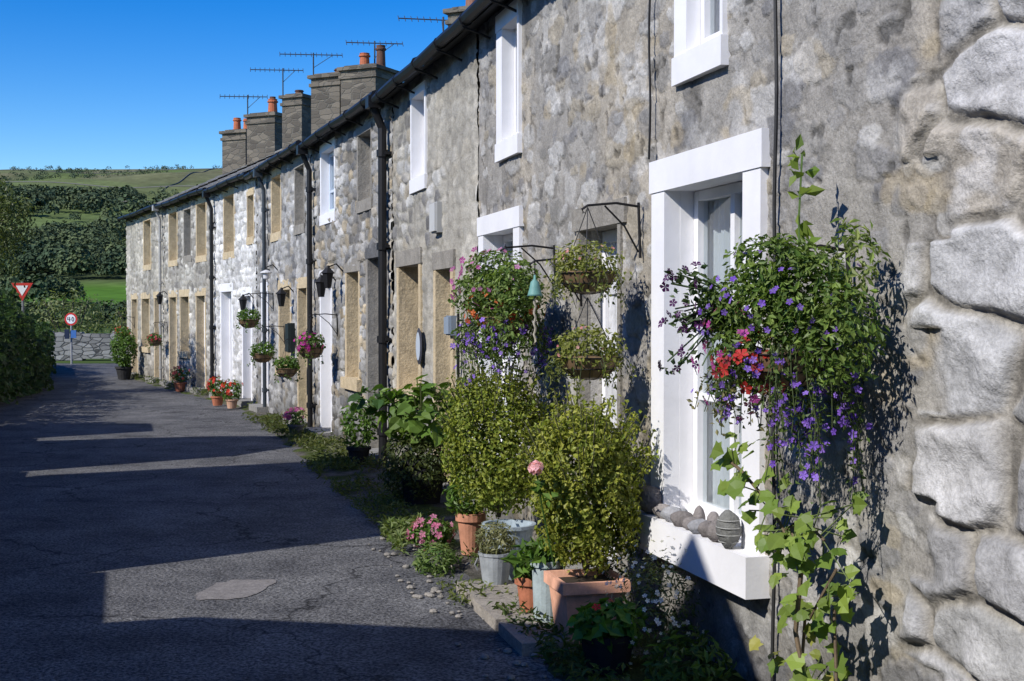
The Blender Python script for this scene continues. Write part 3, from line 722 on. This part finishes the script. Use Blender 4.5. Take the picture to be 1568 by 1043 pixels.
for(z0,z1,hh) in((4.97,6.43,1.98),(10.42,12.08,1.3),(14.52,15.68,1.2)):
    a,b=lp(z0,.1),lp(z1,.1);m=(a+b)/2;d=(b-a)/2;n=nrm(np.array([-1,-.3]))
    mb.box((*m,hh/2),(*d,0),(*(n*.16),0),(0,0,hh/2),0)
mb.build('garden_wall',[M_block])
mb=MB()
pts=[(-8.35,17.5),(-10.15,26.7),(-13.7,37),(-15,39.5)]
def onl(u):
    zz=17.5+u*22;return np.array([np.interp(zz,[q[1] for q in pts],[q[0] for q in pts]),zz])
for k in range(40):
    a=onl(k/40);b=onl((k+1)/40);m=(a+b)/2;d=(b-a)/2
    mb.box((*m,.45),(*d,0),(.16,0,0),(0,0,.45+.03*math.sin(k*3)),0)
mb.build('garden_wall',[M_block])
mb=MB()
n=26000;u=rng.random(n)**1.3;q=np.array([onl(v) for v in u]);
hh=np.where(q[:,1]<26,1.85,1.15);fz=fbm(q[:,1]*.9,np.zeros(n),5,3)
z=rng.random(n)**.7*hh*(.7+.6*fz);o=(rng.random(n)**.6)*(.36+.55*fbm(q[:,1]*1.4,z*1.8,8,3))
side=np.where(rng.random(n)<.8,1,-1)
Pp=np.stack([q[:,0]+o*side,q[:,1]-.1*side,z],1)
gk=fbm(q[:,1]*3,z*3,18,3);Pp=Pp[gk>.36];nn=len(Pp);outv=np.tile([.8,-.5,.2],(nn,1))*1.0
place(mb,Pp,outv,.10,.08,vcol(nn,(.025,.05,.012),(.075,.13,.028)),0,T=T_lobe,F=F_lobe)
mb.build('ivy_hedge',[M_leaf])
def tree(name,x,y,h,R,n,l,ca,cb,seed,trunk=.1,zc=.68):
    mb=MB();mb.tube([(x,y,0),(x+.1,y,h*.3),(x-.05,y+.1,h*.6),(x+.1,y,h*.9)],[trunk,trunk*.75,trunk*.5,.02],8,1,(.09,.075,.06))
    c=np.array([x,y,h*zc])
    for k in range(12):
        d=rv(1)[0];d[2]=abs(d[2])*.7+.15;e_=c+d*np.array(R)*.85;s_=np.array([x,y,h*(.3+.035*k)])
        mb.tube([s_,(s_+e_)/2+np.array([0,0,.15]),e_],[trunk*.4,trunk*.25,.01],5,1,(.09,.075,.06))
        cloud(mb,e_,np.array(R)*.42,n//14,l,l*.55,ca,cb,0,seed=seed+k,gap=.38)
    cloud(mb,c,R,n//3,l,l*.55,ca,cb,0,seed=seed,gap=.47,fr=2.2)
    return mb.build(name,[M_leaf,M_wood])
tree('garden_tree',-10.3,24.5,4.15,(1.2,1.15,1.45),4600,.085,(.06,.08,.025),(.15,.18,.05),3)
tree('garden_tree',-12.8,21.0,5.0,(1.4,1.4,1.5),2800,.12,(.04,.07,.02),(.09,.12,.03),9,.14)  # out of view, added to dapple the sun on the road
tree('garden_tree',-13.6,29.5,3.0,(1.1,1.1,1.0),2600,.10,(.04,.07,.02),(.09,.12,.03),13)
mb=MB()
for k in range(26):
    x=-19+k*1.0;y=43.6+.12*k;mb.box((x,y,.45),(.52,.06,0),(0,.2,0),(0,0,.42+.05*math.sin(k*2.3)),0)
    mb.box((x,y,.9+.05*math.sin(k*2.3)),(.50,.06,0),(0,.16,0),(0,0,.06),0)
mb.build('dry_stone_wall',[M_block])
mb=MB()
for(x,y,r,s) in((-16.6,49,1.5,1),(-14.2,50,1.2,2),(-19,48,1.3,3),(-12.3,47,.9,4)):
    cloud(mb,(x,y,r*.75),(r,r,r),1700,.15,.075,(.10,.13,.03),(.24,.26,.11),0,seed=s)
    for k in range(6):
        d=rv(1)[0];mb.tube([(x,y,0),(x+d[0]*.6,y,r*.7),(x+d[0]*1.1,y,r*1.4)],.02,4,1,(.1,.08,.06))
mb.build('roadside_shrub',[M_leaf,M_wood])
e=empty('speed_limit_sign',(-13.85,41,0));mb=MB()
sx,sy,sz=-13.85,41.0,1.42
mb.tube([(sx,sy+.03,0),(sx,sy+.03,sz+.1)],.03,8,0,(.3,.3,.3))
def disc(r,y,col,n=28):
    V=[(sx+r*math.cos(2*math.pi*k/n),sy+y,sz+r*math.sin(2*math.pi*k/n)) for k in range(n)];mb.add(V,[tuple(range(n))],0,col)
disc(.20,0,(.55,.03,.03));disc(.145,-.006,(.75,.75,.75));disc(.20,.004,(.3,.3,.3))
for q in([(-.09,.07),(-.11,-.01),(-.02,-.01)],[(-.04,.07),(-.04,-.07)]):
    mb.tube([(sx+a,sy-.012,sz+b) for a,b in q],.009,5,0,BLK)
mb.tube([(sx+.06+.03*math.cos(a),sy-.012,sz+.065*math.sin(a)) for a in np.linspace(0,6.28,14)],.009,5,0,BLK)
mb.box((sx-.11,sy-.05,.95),(.07,0,0),(0,.03,0),(0,0,.15),0,(.01,.02,.05));mb.box((sx+.1,sy-.05,.95),(.08,0,0),(0,.02,0),(0,0,.12),0,(.05,.15,.4))
mb.build('post_and_plate',[M_paint],e)
sx,sy,sz=-10.05,26.8,2.10
e=empty('give_way_sign',(sx,sy,0));mb=MB()
mb.tube([(sx,sy+.03,0),(sx,sy+.03,sz+.15)],.025,8,0,(.2,.2,.2))
def tri(r,y,col):
    mb.add([(sx+r*math.cos(a),sy+y+.1*math.cos(a)*r,sz+r*math.sin(a)) for a in(math.pi/6,math.pi*5/6,-math.pi/2)],[(0,1,2)],0,col)
tri(.25,0,(.5,.04,.03));tri(.14,-.006,(.75,.75,.75));tri(.25,.005,(.3,.3,.3));mb.build('triangle_plate',[M_paint],e)
# ------------------------------------------------------------------ plants
LG=(.12,.20,.03);MG=(.055,.12,.018);DG=(.025,.06,.012)
def up_shrub(mb,c,R,n,ca,cb,seed,top):
    cloud(mb,c,R,n,.028,.018,ca,cb,0,seed=seed,gap=.41,fr=5.0,shell=.6)
    for k in range(80):
        d=rv(1)[0];d[2]=abs(d[2])*.9;b=np.array(c)+d*np.array(R)*.76;tp_=b+np.array([d[0]*.08,d[1]*.08,random.uniform(.08,.24)])+d*.04
        m=28;t=rng.random(m)[:,None];pp=b*(1-t)+tp_*t+rng.normal(size=(m,3))*.013
        place(mb,pp,rv(m),.026,.017,vcol(m,ca,cb)*1.2,0);mb.tube([b,tp_],.003,4,1,(.1,.1,.05))
    for k in range(9):
        a=random.uniform(0,6.28);mb.tube([(c[0],c[1],c[2]-R[2]),(c[0]+.08*math.cos(a),c[1]+.08*math.sin(a),c[2]-.2*R[2]),(c[0]+R[0]*.6*math.cos(a),c[1]+R[1]*.6*math.sin(a),c[2]+R[2]*.4)],[.012,.008,.004],5,1,(.1,.08,.05))
YA=(.13,.17,.02);YB=(.33,.33,.055)
mb=MB();c=np.array([.36,6.30,0])
def sqpot(mb,c,w,h,mat,col,ang=.25):
    ca,sa=math.cos(ang),math.sin(ang);prof=[(w*.78,0),(w*.95,h*.82),(w*1.08,h*.82),(w*1.08,h),(w*.93,h),(w*.88,h*.9)]
    V=[]
    for r,z in prof:
        for sx_,sy_ in((-1,-1),(1,-1),(1,1),(-1,1)):
            x,y=sx_*r,sy_*r;V.append((c[0]+x*ca-y*sa,c[1]+x*sa+y*ca,c[2]+z))
    F=[(i*4+k,i*4+(k+1)%4,(i+1)*4+(k+1)%4,(i+1)*4+k) for i in range(len(prof)-1) for k in range(4)]+[(3,2,1,0)]
    mb.add(V,F,mat,col);k=len(prof)-1
    mb.add([V[k*4+j] for j in range(4)],[(0,1,2,3)],2,(.04,.03,.02))
sqpot(mb,c+[0,0,.03],.155,.30,2,(.72,.38,.25))
up_shrub(mb,(c[0]-.0,c[1]+.03,.75),(.28,.27,.41),10500,YA,YB,2,1)
mb.build('potted_shrub',[M_leaf,M_wood,M_pot])
mb=MB();c=np.array([-.10,8.0,0])
mb.lathe(c+[.08,-.25,.03],[(.11,0),(.15,.30),(.165,.30),(.165,.32),(.14,.32),(.13,.25)],20,2,(.32,.38,.42))
up_shrub(mb,(c[0]+.02,c[1],.80),(.35,.32,.45),11500,(.11,.16,.02),(.29,.31,.045),5,1)
mb.build('potted_shrub',[M_leaf,M_wood,M_pot])
mb=MB();c=np.array([-.095,7.45,.03])
mb.lathe(c,[(.07,0),(.095,.19),(.1,.19),(.1,.205),(.085,.205),(.08,.15)],20,2,(.30,.32,.33))
for a in(-1,1): mb.tube([c+[a*.1,0,.17],c+[a*.118,0,.13],c+[a*.1,0,.1]],.006,5,2,(.2,.2,.2))
cloud(mb,c+[0,0,.28],(.11,.1,.1),600,.05,.01,(.12,.13,.05),(.26,.25,.12),0,seed=3);mb.build('planted_bucket',[M_leaf,M_wood,M_pot])
mb=MB();c=np.array([.10,6.75,.03])
mb.lathe(c,[(.055,0),(.075,.17),(.088,.17),(.088,.21),(.075,.21),(.07,.16)],20,2,(.42,.15,.08))
cloud(mb,c+[0,0,.28],(.1,.1,.1),160,.09,.03,MG,LG,0,seed=4);mb.build('terracotta_pot',[M_leaf,M_wood,M_pot])
mb=MB();c=np.array([.18,6.56,.03])
mb.lathe(c,[(.07,0),(.08,.3),(.09,.3),(.09,.33),(.075,.33),(.07,.25)],20,2,(.34,.40,.40))
cloud(mb,c+[0,0,.36],(.1,.1,.07),200,.06,.03,MG,LG,0,seed=5);mb.build('tall_grey_pot',[M_leaf,M_wood,M_pot])
mb=MB();c=np.array([-.27,8.5,.03])
mb.lathe(c,[(.06,0),(.085,.22),(.10,.22),(.10,.27),(.08,.27),(.08,.2)],20,2,(.5,.23,.14))
cloud(mb,c+[0,0,.38],(.17,.16,.14),600,.05,.02,MG,LG,0,seed=6);mb.build('terracotta_pot',[M_leaf,M_wood,M_pot])
mb=MB();c=np.array([.11,6.02,.89])
mb.tube([(.2,6.2,.4),(.14,6.1,.7),c],.004,5,1,MG)
for k in range(40):
    d=rv(1)[0];r=.014+.022*(k/40)
    s1_=nrm(np.cross(d,[0,0,1.]));s2_=np.cross(d,s1_)
    V=[c+d*r+s1_*.018,c+d*(r+.004)+s2_*.018,c+d*r-s1_*.018,c+d*(r+.004)-s2_*.018]
    mb.add(V,[(0,1,2,3)],2,(.85,.5,.55))
place(mb,c+rng.normal(size=(14,3))*[.03,.03,.05]+[.02,.02,-.1],rv(14),.05,.03,vcol(14,MG,LG),0)
mb.build('pink_rose',[M_leaf,M_wood,M_petal])
mb=MB();c=np.array([-.74,10.75,0])
mb.lathe(c+[0,0,.03],[(.15,0),(.19,.34),(.21,.34),(.21,.38),(.18,.38),(.16,.3)],20,2,(.02,.02,.022))
cloud(mb,c+[.0,0,.80],(.38,.36,.28),170,.12,.105,(.07,.14,.02),(.18,.28,.05),0,seed=8,T=T_lobe,F=F_lobe,gap=.36,up=.8)
cloud(mb,c+[-.05,-.05,.36],(.33,.32,.30),2200,.045,.02,(.03,.05,.015),(.10,.12,.03),0,seed=9)
for k in range(14):
    a=random.uniform(0,6.28);r=random.uniform(.2,.5);mb.tube([c+[0,0,.4],c+[r*.4*math.cos(a),r*.4*math.sin(a),.75],c+[r*math.cos(a),r*math.sin(a),random.uniform(.8,1.08)]],.006,4,1,(.08,.1,.03))
cloud(mb,c+[-.42,.05,.90],(.14,.14,.1),22,.11,.09,(.04,.09,.02),(.09,.16,.03),0,seed=18,T=T_lobe,F=F_lobe,gap=.2)
mb.build('leafy_potted_plant',[M_leaf,M_wood,M_pot])
mb=MB();c=W(8.9,.62,.12)
cloud(mb,c,(.15,.2,.1),500,.05,.025,MG,LG,0,seed=2);flowers(mb,c,(.15,.2,.11),46,.026,(.5,.12,.24),1,(.6,.25,.36))
c=W(8.3,.72,.07);cloud(mb,c,(.14,.3,.08),600,.06,.015,MG,(.2,.26,.08),0,seed=12)
mb.build('pink_flower_clump',[M_leaf,M_petal])
mb=MB();c=np.array([.42,5.72,.03])
mb.lathe(c,[(.09,0),(.12,.14),(.13,.14),(.13,.17),(.11,.17),(.1,.1)],20,2,(.015,.015,.02))
cloud(mb,c+[0,0,.21],(.16,.15,.09),380,.06,.042,(.06,.15,.02),(.14,.27,.03),0,seed=21,gap=.3)
flowers(mb,c+[0,0,.21],(.15,.14,.09),10,.02,(.6,.03,.03),3);mb.build('potted_geranium',[M_leaf,M_wood,M_pot,M_petal])
mb=MB();c=W(5.9,.22,.27)
cloud(mb,c,(.2,.28,.26),1500,.035,.008,(.05,.08,.02),(.14,.17,.06),0,seed=22,gap=.42)
flowers(mb,c,(.24,.3,.3),130,.012,(.75,.73,.70),1)
c=W(5.45,.25,.15);cloud(mb,c,(.2,.25,.16),500,.05,.02,(.04,.09,.02),(.1,.17,.03),0,seed=23)
c=W(6.5,.2,.45);cloud(mb,c,(.13,.22,.28),900,.03,.012,(.05,.08,.02),(.10,.13,.03),0,seed=27)
mb.build('daisy_clump',[M_leaf,M_petal])
def vine(mb,pts,nl,l,w,ca,cb,spread,r=.008,T=T_lobe,F=F_lobe,mat=0,stem=1):
    pts=np.array(pts,float);mb.tube(pts,r,6,stem,(.14,.10,.06))
    t=rng.random(nl)*(len(pts)-1);i=t.astype(int);f=(t-i)[:,None];pp=pts[i]*(1-f)+pts[np.minimum(i+1,len(pts)-1)]*f
    off=rng.normal(size=(nl,3))*spread;q=pp+off
    place(mb,q,nrm(np.array([-.7,-.5,.5])+.5*rv(nl)),l,w,vcol(nl,ca,cb),mat,T=T,F=F,rand=.5)
    for k in range(0,nl,2): mb.tube([pp[k],q[k]],.0025,4,stem,(.10,.13,.04))
mb=MB()
def vp(dz,o,h): return W(4.53+dz,o,h)
VA=(.10,.17,.025);VB=(.25,.33,.06)
vine(mb,[vp(0,.2,.0),vp(-.03,.22,.25),vp(.02,.25,.5),vp(-.0,.24,.72),vp(.05,.25,.86)],24,.065,.065,VA,VB,(.045,.045,.05),.009)
vine(mb,[vp(.05,.25,.80),vp(.2,.27,.93),vp(.34,.3,1.02),vp(.46,.3,1.05)],38,.06,.064,VA,VB,(.05,.05,.05),.006)
vine(mb,[vp(.0,.24,.72),vp(.12,.26,.82),vp(.0,.24,.9),vp(-.12,.22,.84)],40,.058,.06,VA,VB,(.06,.06,.06),.005)
vine(mb,[vp(-.02,.22,.55),vp(-.14,.24,.66),vp(-.2,.22,.76)],18,.055,.058,VA,VB,(.05,.05,.05),.005)
vine(mb,[vp(.1,.15,.0),vp(.13,.17,.3),vp(.08,.18,.55)],26,.055,.055,VA,(.32,.29,.06),(.07,.07,.08),.006)
vine(mb,[vp(-.05,.2,.0),vp(-.12,.17,.3),vp(-.08,.16,.6)],10,.05,.05,VA,VB,(.04,.04,.06),.006)
mb.build('climbing_vine',[M_leaf,M_wood])
def basketbowl(mb,c,r,mat,chain_top,depth=.8):
    prof=[(r*.15,-r*depth),(r*.55,-r*depth*.88),(r*.85,-r*depth*.5),(r,0),(r*.93,.01)]
    mb.lathe(c,prof,20,mat,(.17,.11,.06))
    for z,rr in((0,1.02),(-.5*depth*r,.88)):
        mb.tube([c+np.array([rr*r*math.cos(a),rr*r*math.sin(a),z]) for a in np.linspace(0,6.283,21)],.003,4,mat,BLK)
    for a in np.linspace(0,6.28,13)[:-1]:
        mb.tube([c+np.array([x*math.cos(a)*1.02,x*math.sin(a)*1.02,z]) for x,z in prof[:4]],.002,4,mat,BLK)
    for k in range(3):
        a=k*2.1+.4;mb.tube([c+np.array([r*math.cos(a),r*math.sin(a),0]),chain_top],.0025,4,mat,(.05,.05,.05))
def bracket(mb,Z,h,o,mat=2):
    mb.tube([W(Z,.02,h-.26),W(Z,.03,h+.02)],.008,6,mat,BLK)
    mb.tube([W(Z,.03,h),W(Z,o*.5,h+.015),W(Z,o,h),W(Z,o+.03,h-.02),W(Z,o+.02,h-.04)],.007,6,mat,BLK)
    mb.tube([W(Z,.03,h-.23),W(Z,o*.35,h-.1),W(Z,o*.7,h)],.005,6,mat,BLK)
def trail(mb,c,n,R,dz,l,w,ca,cb,fl=None,fs=.02,flmat=1,per=14,fper=2):
    for k in range(n):
        a=random.uniform(0,6.283);rr=random.uniform(.6,1.05);s=np.array(c)+np.array([R[0]*rr*math.cos(a),R[1]*rr*math.sin(a),0])
        L=dz*random.uniform(.45,1.05);e1=s+np.array([.05*math.cos(a),.05*math.sin(a),-L*.5]);e2=e1+np.array([random.uniform(-.04,.04),random.uniform(-.04,.04),-L*.5])
        mb.tube([s,e1,e2],.002,3,2,(.06,.08,.03))
        t=rng.random(per)[:,None]*2;pp=np.where(t<1,s*(1-t)+e1*t,e1*(2-t)+e2*(t-1))+rng.normal(size=(per,3))*.014
        place(mb,pp,rv(per),l,w,vcol(per,ca,cb),0)
        if fl is not None:
            t=.3+rng.random(fper)[:,None]*1.7;pp=np.where(t<1,s*(1-t)+e1*t,e1*(2-t)+e2*(t-1))+rng.normal(size=(fper,3))*.02
            Zx=nrm(np.array([-.5,-.7,.3])+.6*rv(fper));A=rv(fper);X_=nrm(A-(A*Zx).sum(1,keepdims=True)*Zx)
            mb.inst(T_fl,F_fl,pp,X_,np.cross(Zx,X_),Zx,fs*rng.uniform(.7,1.2,fper),vcol(fper,fl[0],fl[1]),flmat)
PUR=((.16,.06,.46),(.28,.16,.60));RED=((.46,.03,.02),(.60,.08,.04));MAG=((.38,.04,.25),(.50,.12,.38));DKP=((.05,.008,.06),(.10,.015,.12))
BZ,BO=4.60,.27
def bp(dz,do,h): return W(BZ+dz,BO+do,h)
mb=MB();c=bp(0,0,1.50)
basketbowl(mb,c+[0,0,-.04],.15,2,c+[0,0,.36]);bracket(mb,BZ,1.82,BO)
ga,gb=(.055,.11,.02),(.19,.26,.055)
for(dz,do,dh,r,n,s) in((0,0,.10,(.22,.24,.19),1900,1),(.22,.06,.12,(.16,.2,.15),1000,2),(-.26,-.06,.04,(.14,.2,.2),1100,3),(.0,.05,.28,(.18,.22,.10),800,4),(.10,.08,-.04,(.14,.18,.14),700,5),(-.16,.0,.20,(.15,.18,.14),800,7)):
    cloud(mb,bp(dz,do,1.5+dh),r,n,.031,.014,ga,gb,0,seed=s,gap=.45,fr=3.8)
trail(mb,c,46,(.2,.26),.32,.026,.012,(.05,.09,.02),(.14,.20,.05),PUR,.015,1,18,2)
trail(mb,bp(-.12,-.05,1.35),22,(.1,.14),.40,.024,.011,(.05,.09,.02),(.12,.18,.04),PUR,.017,1,16,3)
trail(mb,bp(.16,.05,1.42),26,(.14,.14),.26,.024,.012,(.14,.14,.05),(.26,.23,.10),PUR,.011,1,18,2)
flowers(mb,bp(.03,.10,1.40),(.15,.15,.12),22,.026,RED[0],1,(.40,.05,.07))
flowers(mb,bp(.03,.10,1.44),(.2,.2,.2),26,.017,MAG[0],1,MAG[1])
flowers(mb,bp(0,0,1.6),(.3,.32,.22),60,.013,PUR[0],1,PUR[1])
for k in range(18):
    s_=bp(.2,.08,1.60);e_=s_+np.array([random.uniform(-.26,-.12),random.uniform(-.1,.1),random.uniform(-.24,.18)])
    mb.tube([s_,(s_+e_)/2+[0,0,.03],e_],.003,4,2,(.06,.1,.03));m=26;t=rng.random(m)[:,None]
    place(mb,s_*(1-t)+e_*t+rng.normal(size=(m,3))*.024,rv(m),.03,.018,vcol(m,(.03,.06,.02),(.07,.11,.03)),0)
    flowers(mb,e_,(.03,.03,.03),2,.020,DKP[0],1,DKP[1])
c2=bp(.05,-.08,1.7)
mb.tube([c2,c2+[0,0,.25],c2+[.01,0,.46]],.004,5,2,(.10,.16,.04))
for h_ in(.12,.22,.32,.4,.46):
    m=5;place(mb,np.tile(c2+[.005,0,h_],(m,1))+rng.normal(size=(m,3))*.012,rv(m),.085*(1.2-h_),.045*(1.2-h_),vcol(m,VA,VB),0)
c2=bp(-.28,-.1,1.7);cloud(mb,c2+[0,0,.08],(.09,.12,.14),200,.04,.014,LG,(.26,.3,.1),0,seed=12)
mb.build('hanging_flower_basket',[M_leaf,M_petal,M_metal])
mb=MB();c=W(8.05,.34,1.60)
basketbowl(mb,c+[0,0,-.03],.17,2,c+[0,0,.42]);bracket(mb,8.05,2.0,.34)
for(dz,do,dh,r,n,s) in((0,0,.1,(.25,.27,.19),1600,1),(.25,.1,.12,(.18,.18,.17),850,2),(-.24,0,.14,(.17,.19,.18),850,3),(0,.05,.28,(.21,.21,.11),600,4),(.05,.1,-.14,(.20,.22,.15),900,5),(-.14,.0,-.12,(.19,.21,.15),700,6)):
    cloud(mb,W(8.05+dz,.34+do,1.6+dh),r,n,.038,.018,(.06,.12,.02),(.22,.29,.08),0,seed=s+30,gap=.40)
trail(mb,c,46,(.25,.28),.42,.03,.014,(.05,.09,.02),(.14,.20,.05),PUR,.018,1,14,3)
flowers(mb,c+[-.03,0,.2],(.30,.30,.2),48,.022,MAG[0],1,(.55,.25,.44))
flowers(mb,c+[0,-.02,.04],(.25,.27,.14),46,.022,(.50,.06,.02),1,(.65,.18,.05))
flowers(mb,c+[0,0,-.18],(.22,.24,.15),45,.016,PUR[0],1,PUR[1])
mb.build('hanging_flower_basket',[M_leaf,M_petal,M_metal])
for hh,zz,rr in((1.80,6.62,.145),(1.38,6.60,.155)):
    mb=MB();c=W(zz,.30,hh)
    basketbowl(mb,c,rr,2,W(6.62,.30,2.13 if hh>1.6 else 1.68),.72)
    if hh>1.6: bracket(mb,6.62,2.14,.30)
    cloud(mb,c+[0,0,.05],(.18,.19,.12),1000,.028,.016,(.12,.15,.02),(.30,.31,.08),0,seed=int(hh*10),gap=.38)
    trail(mb,c+[0,0,.03],32,(.15,.16),.20,.026,.014,(.10,.13,.02),(.26,.27,.07),None)
    flowers(mb,c+[0,0,.06],(.17,.18,.1),14,.010,(.6,.15,.2),1,(.75,.5,.4))
    mb.build('hanging_flower_basket',[M_leaf,M_petal,M_metal])
mb=MB();c=W(7.55,.30,1.70)
mb.lathe(c,[(.045,0),(.04,.012),(.03,.05),(.024,.08),(.008,.095),(.006,.12)],16,0,(.14,.30,.27));bracket(mb,7.55,1.9,.30,1)
mb.tube([c+[0,0,.12],c+[0,0,.2]],.003,4,1,BLK)
mb.tube([c+[.006*math.cos(q*2),.006*math.sin(q*2),-q*.02] for q in range(15)],.007,5,1,(.35,.32,.25));mb.build('door_bell_on_bracket',[M_paint,M_metal],smooth=True)
e=MB();k=0
for(z,o,r,h) in((6.40,.05,.085,.07),(6.24,.05,.045,.035),(6.12,.05,.05,.038),(6.0,.05,.048,.035),(5.9,.045,.04,.03),(5.81,.05,.045,.032),(5.72,.05,.04,.035),(5.61,.05,.055,.045),(6.15,-.01,.035,.03),(5.95,-.01,.035,.05),(5.8,-.01,.035,.05)):
    k+=1;g=random.uniform(.16,.34);e.stone(W(z,o,.622+h*.9),(r*.85,r*1.2,h),k,0,(g,g*.9,g*.85) if k%3 else (.3,.3,.31),14,9,.3*k,.14)
e.build('sill_pebbles',[M_wall],smooth=True)
mb=MB();mb.stone(W(5.45,.08,.70),(.05,.06,.08),3,0,(.16,.16,.15),14,10);
for h_ in(.65,.68,.71,.74): mb.tube([W(5.45,.08,h_)+np.array([.052*math.cos(a),.062*math.sin(a),0])*math.sqrt(max(.1,1-((h_-.70)/.08)**2)) for a in np.linspace(0,6.28,15)],.003,4,0,(.3,.3,.28))
mb.build('coiled_stone_ornament',[M_wall],smooth=True)
def fbasket(Z,h,o,cl,r=.17,seed=1):
    mb=MB();c=W(Z,o,h);basketbowl(mb,c,r,2,c+[0,0,.38],.8);bracket(mb,Z,h+.4,o)
    cloud(mb,c+[0,0,.06],(r*1.2,r*1.2,r*.75),420,.05,.03,MG,LG,0,seed=seed,gap=.38)
    trail(mb,c,8,(r,r),.2,.05,.025,MG,LG,None,per=8)
    if cl is not None: flowers(mb,c+[0,0,.05],(r*1.2,r*1.2,r*.8),26,.03,cl,1)
    mb.build('hanging_flower_basket',[M_leaf,M_petal,M_metal])
fbasket(15.9,1.18,.35,(.5,.03,.3),.16,1);fbasket(17.8,.85,.3,None,.15,2);fbasket(19.4,1.0,.35,None,.16,3);fbasket(20.3,1.5,.4,None,.16,4)
fbasket(28.9,1.0,.3,(.6,.05,.1),.15,5);fbasket(32.5,1.1,.3,(.7,.05,.05),.17,6)
def lantern(Z,h,white=False):
    mb=MB();c=W(Z,.2,h)
    if white:
        mb.lathe(c,[(.015,.11),(.085,.08),(.09,.065),(.05,.05),(.045,-.02),(.02,-.04)],14,0,(.6,.6,.6))
    else:
        mb.lathe(c,[(.04,-.1),(.07,.07),(.09,.08),(.03,.14),(.012,.17)],6,0,BLK)
    mb.tube([W(Z,.0,h+.08),W(Z,.1,h+.19),W(Z,.2,h+.15)],.01,6,0,BLK);mb.build('wall_lantern',[M_paint,M_glass])
lantern(16.0,1.9);lantern(19.9,2.15,True);lantern(15.6,2.0);lantern(22.0,1.75);lantern(18.7,1.8);lantern(28.85,1.9)
def fpot(Z,o,r,h,col,cl,n=300,R=.2,ll=.06,hp=.3,seed=1,name='potted_geranium'):
    mb=MB();c=W(Z,o,.02);mb.lathe(c,[(r*.7,0),(r*.95,h*.85),(r*1.08,h*.85),(r*1.08,h),(r*.9,h)],16,2,col)
    cloud(mb,c+[0,0,h+hp*.5],(R,R,hp*.6),n,ll,ll*.5,MG,LG,0,seed=seed,gap=.38)
    if cl is not None: flowers(mb,c+[0,0,h+hp*.6],(R,R,hp*.5),26,.035,cl,3)
    mb.build(name,[M_leaf,M_wood,M_pot,M_petal])
fpot(22.6,.5,.11,.16,(.42,.15,.08),(.65,.03,.02),R=.17,seed=2);fpot(21.9,.42,.1,.15,(.5,.3,.2),(.65,.04,.02),R=.17,seed=3)
fpot(31.6,.45,.2,.3,(.03,.03,.03),None,1500,.33,.08,.85,4,'potted_conifer')
fpot(26.6,.3,.12,.18,(.42,.15,.08),(.6,.1,.1),seed=6);fpot(16.9,.35,.1,.15,(.1,.1,.1),(.5,.1,.3),250,.15,.05,.2,7)
fpot(13.6,.3,.12,.2,(.02,.02,.02),None,500,.2,.06,.45,9,'potted_fern')
# ------------------------------------------------------------------ light, sky, camera
el=math.radians(38);dh=nrm(np.array([.78,.625]))
Ld=Vector((dh[0]*math.cos(el),dh[1]*math.cos(el),-math.sin(el)))
sd=bpy.data.lights.new('sun','SUN');sd.energy=5.0;sd.angle=math.radians(.53);sd.color=(1,.965,.91)
so=bpy.data.objects.new('sun',sd);so.rotation_euler=Ld.to_track_quat('-Z','Y').to_euler();so.location=(-20,-10,20);scene.collection.objects.link(so)
w=bpy.data.worlds.new('World');scene.world=w;w.use_nodes=True;nt=w.node_tree
bg=nt.nodes['Background'];sk=nt.nodes.new('ShaderNodeTexSky');sk.sky_type='NISHITA';sk.sun_disc=False
sk.sun_elevation=el;sk.sun_rotation=math.atan2(-dh[0],-dh[1])%(2*math.pi)
sk.air_density=1.0;sk.dust_density=.2;sk.ozone_density=2.5;sk.altitude=300
gm=nt.nodes.new('ShaderNodeGamma');gm.inputs['Gamma'].default_value=1.35
hs=nt.nodes.new('ShaderNodeHueSaturation');hs.inputs['Saturation'].default_value=1.35;hs.inputs['Hue'].default_value=.512;hs.inputs['Value'].default_value=1.15
nt.links.new(sk.outputs[0],gm.inputs[0]);nt.links.new(gm.outputs[0],hs.inputs['Color']);nt.links.new(hs.outputs[0],bg.inputs['Color']);bg.inputs['Strength'].default_value=.08
cd=bpy.data.cameras.new('camera');co=bpy.data.objects.new('camera',cd);scene.collection.objects.link(co)
co.location=(0,0,1.6);co.rotation_euler=(math.radians(90-1.19),0,0);cd.lens=45.9;cd.sensor_width=36;cd.clip_end=5000;cd.clip_start=.05
scene.camera=co
scene.view_settings.view_transform='Standard';scene.view_settings.look='None';scene.view_settings.exposure=0
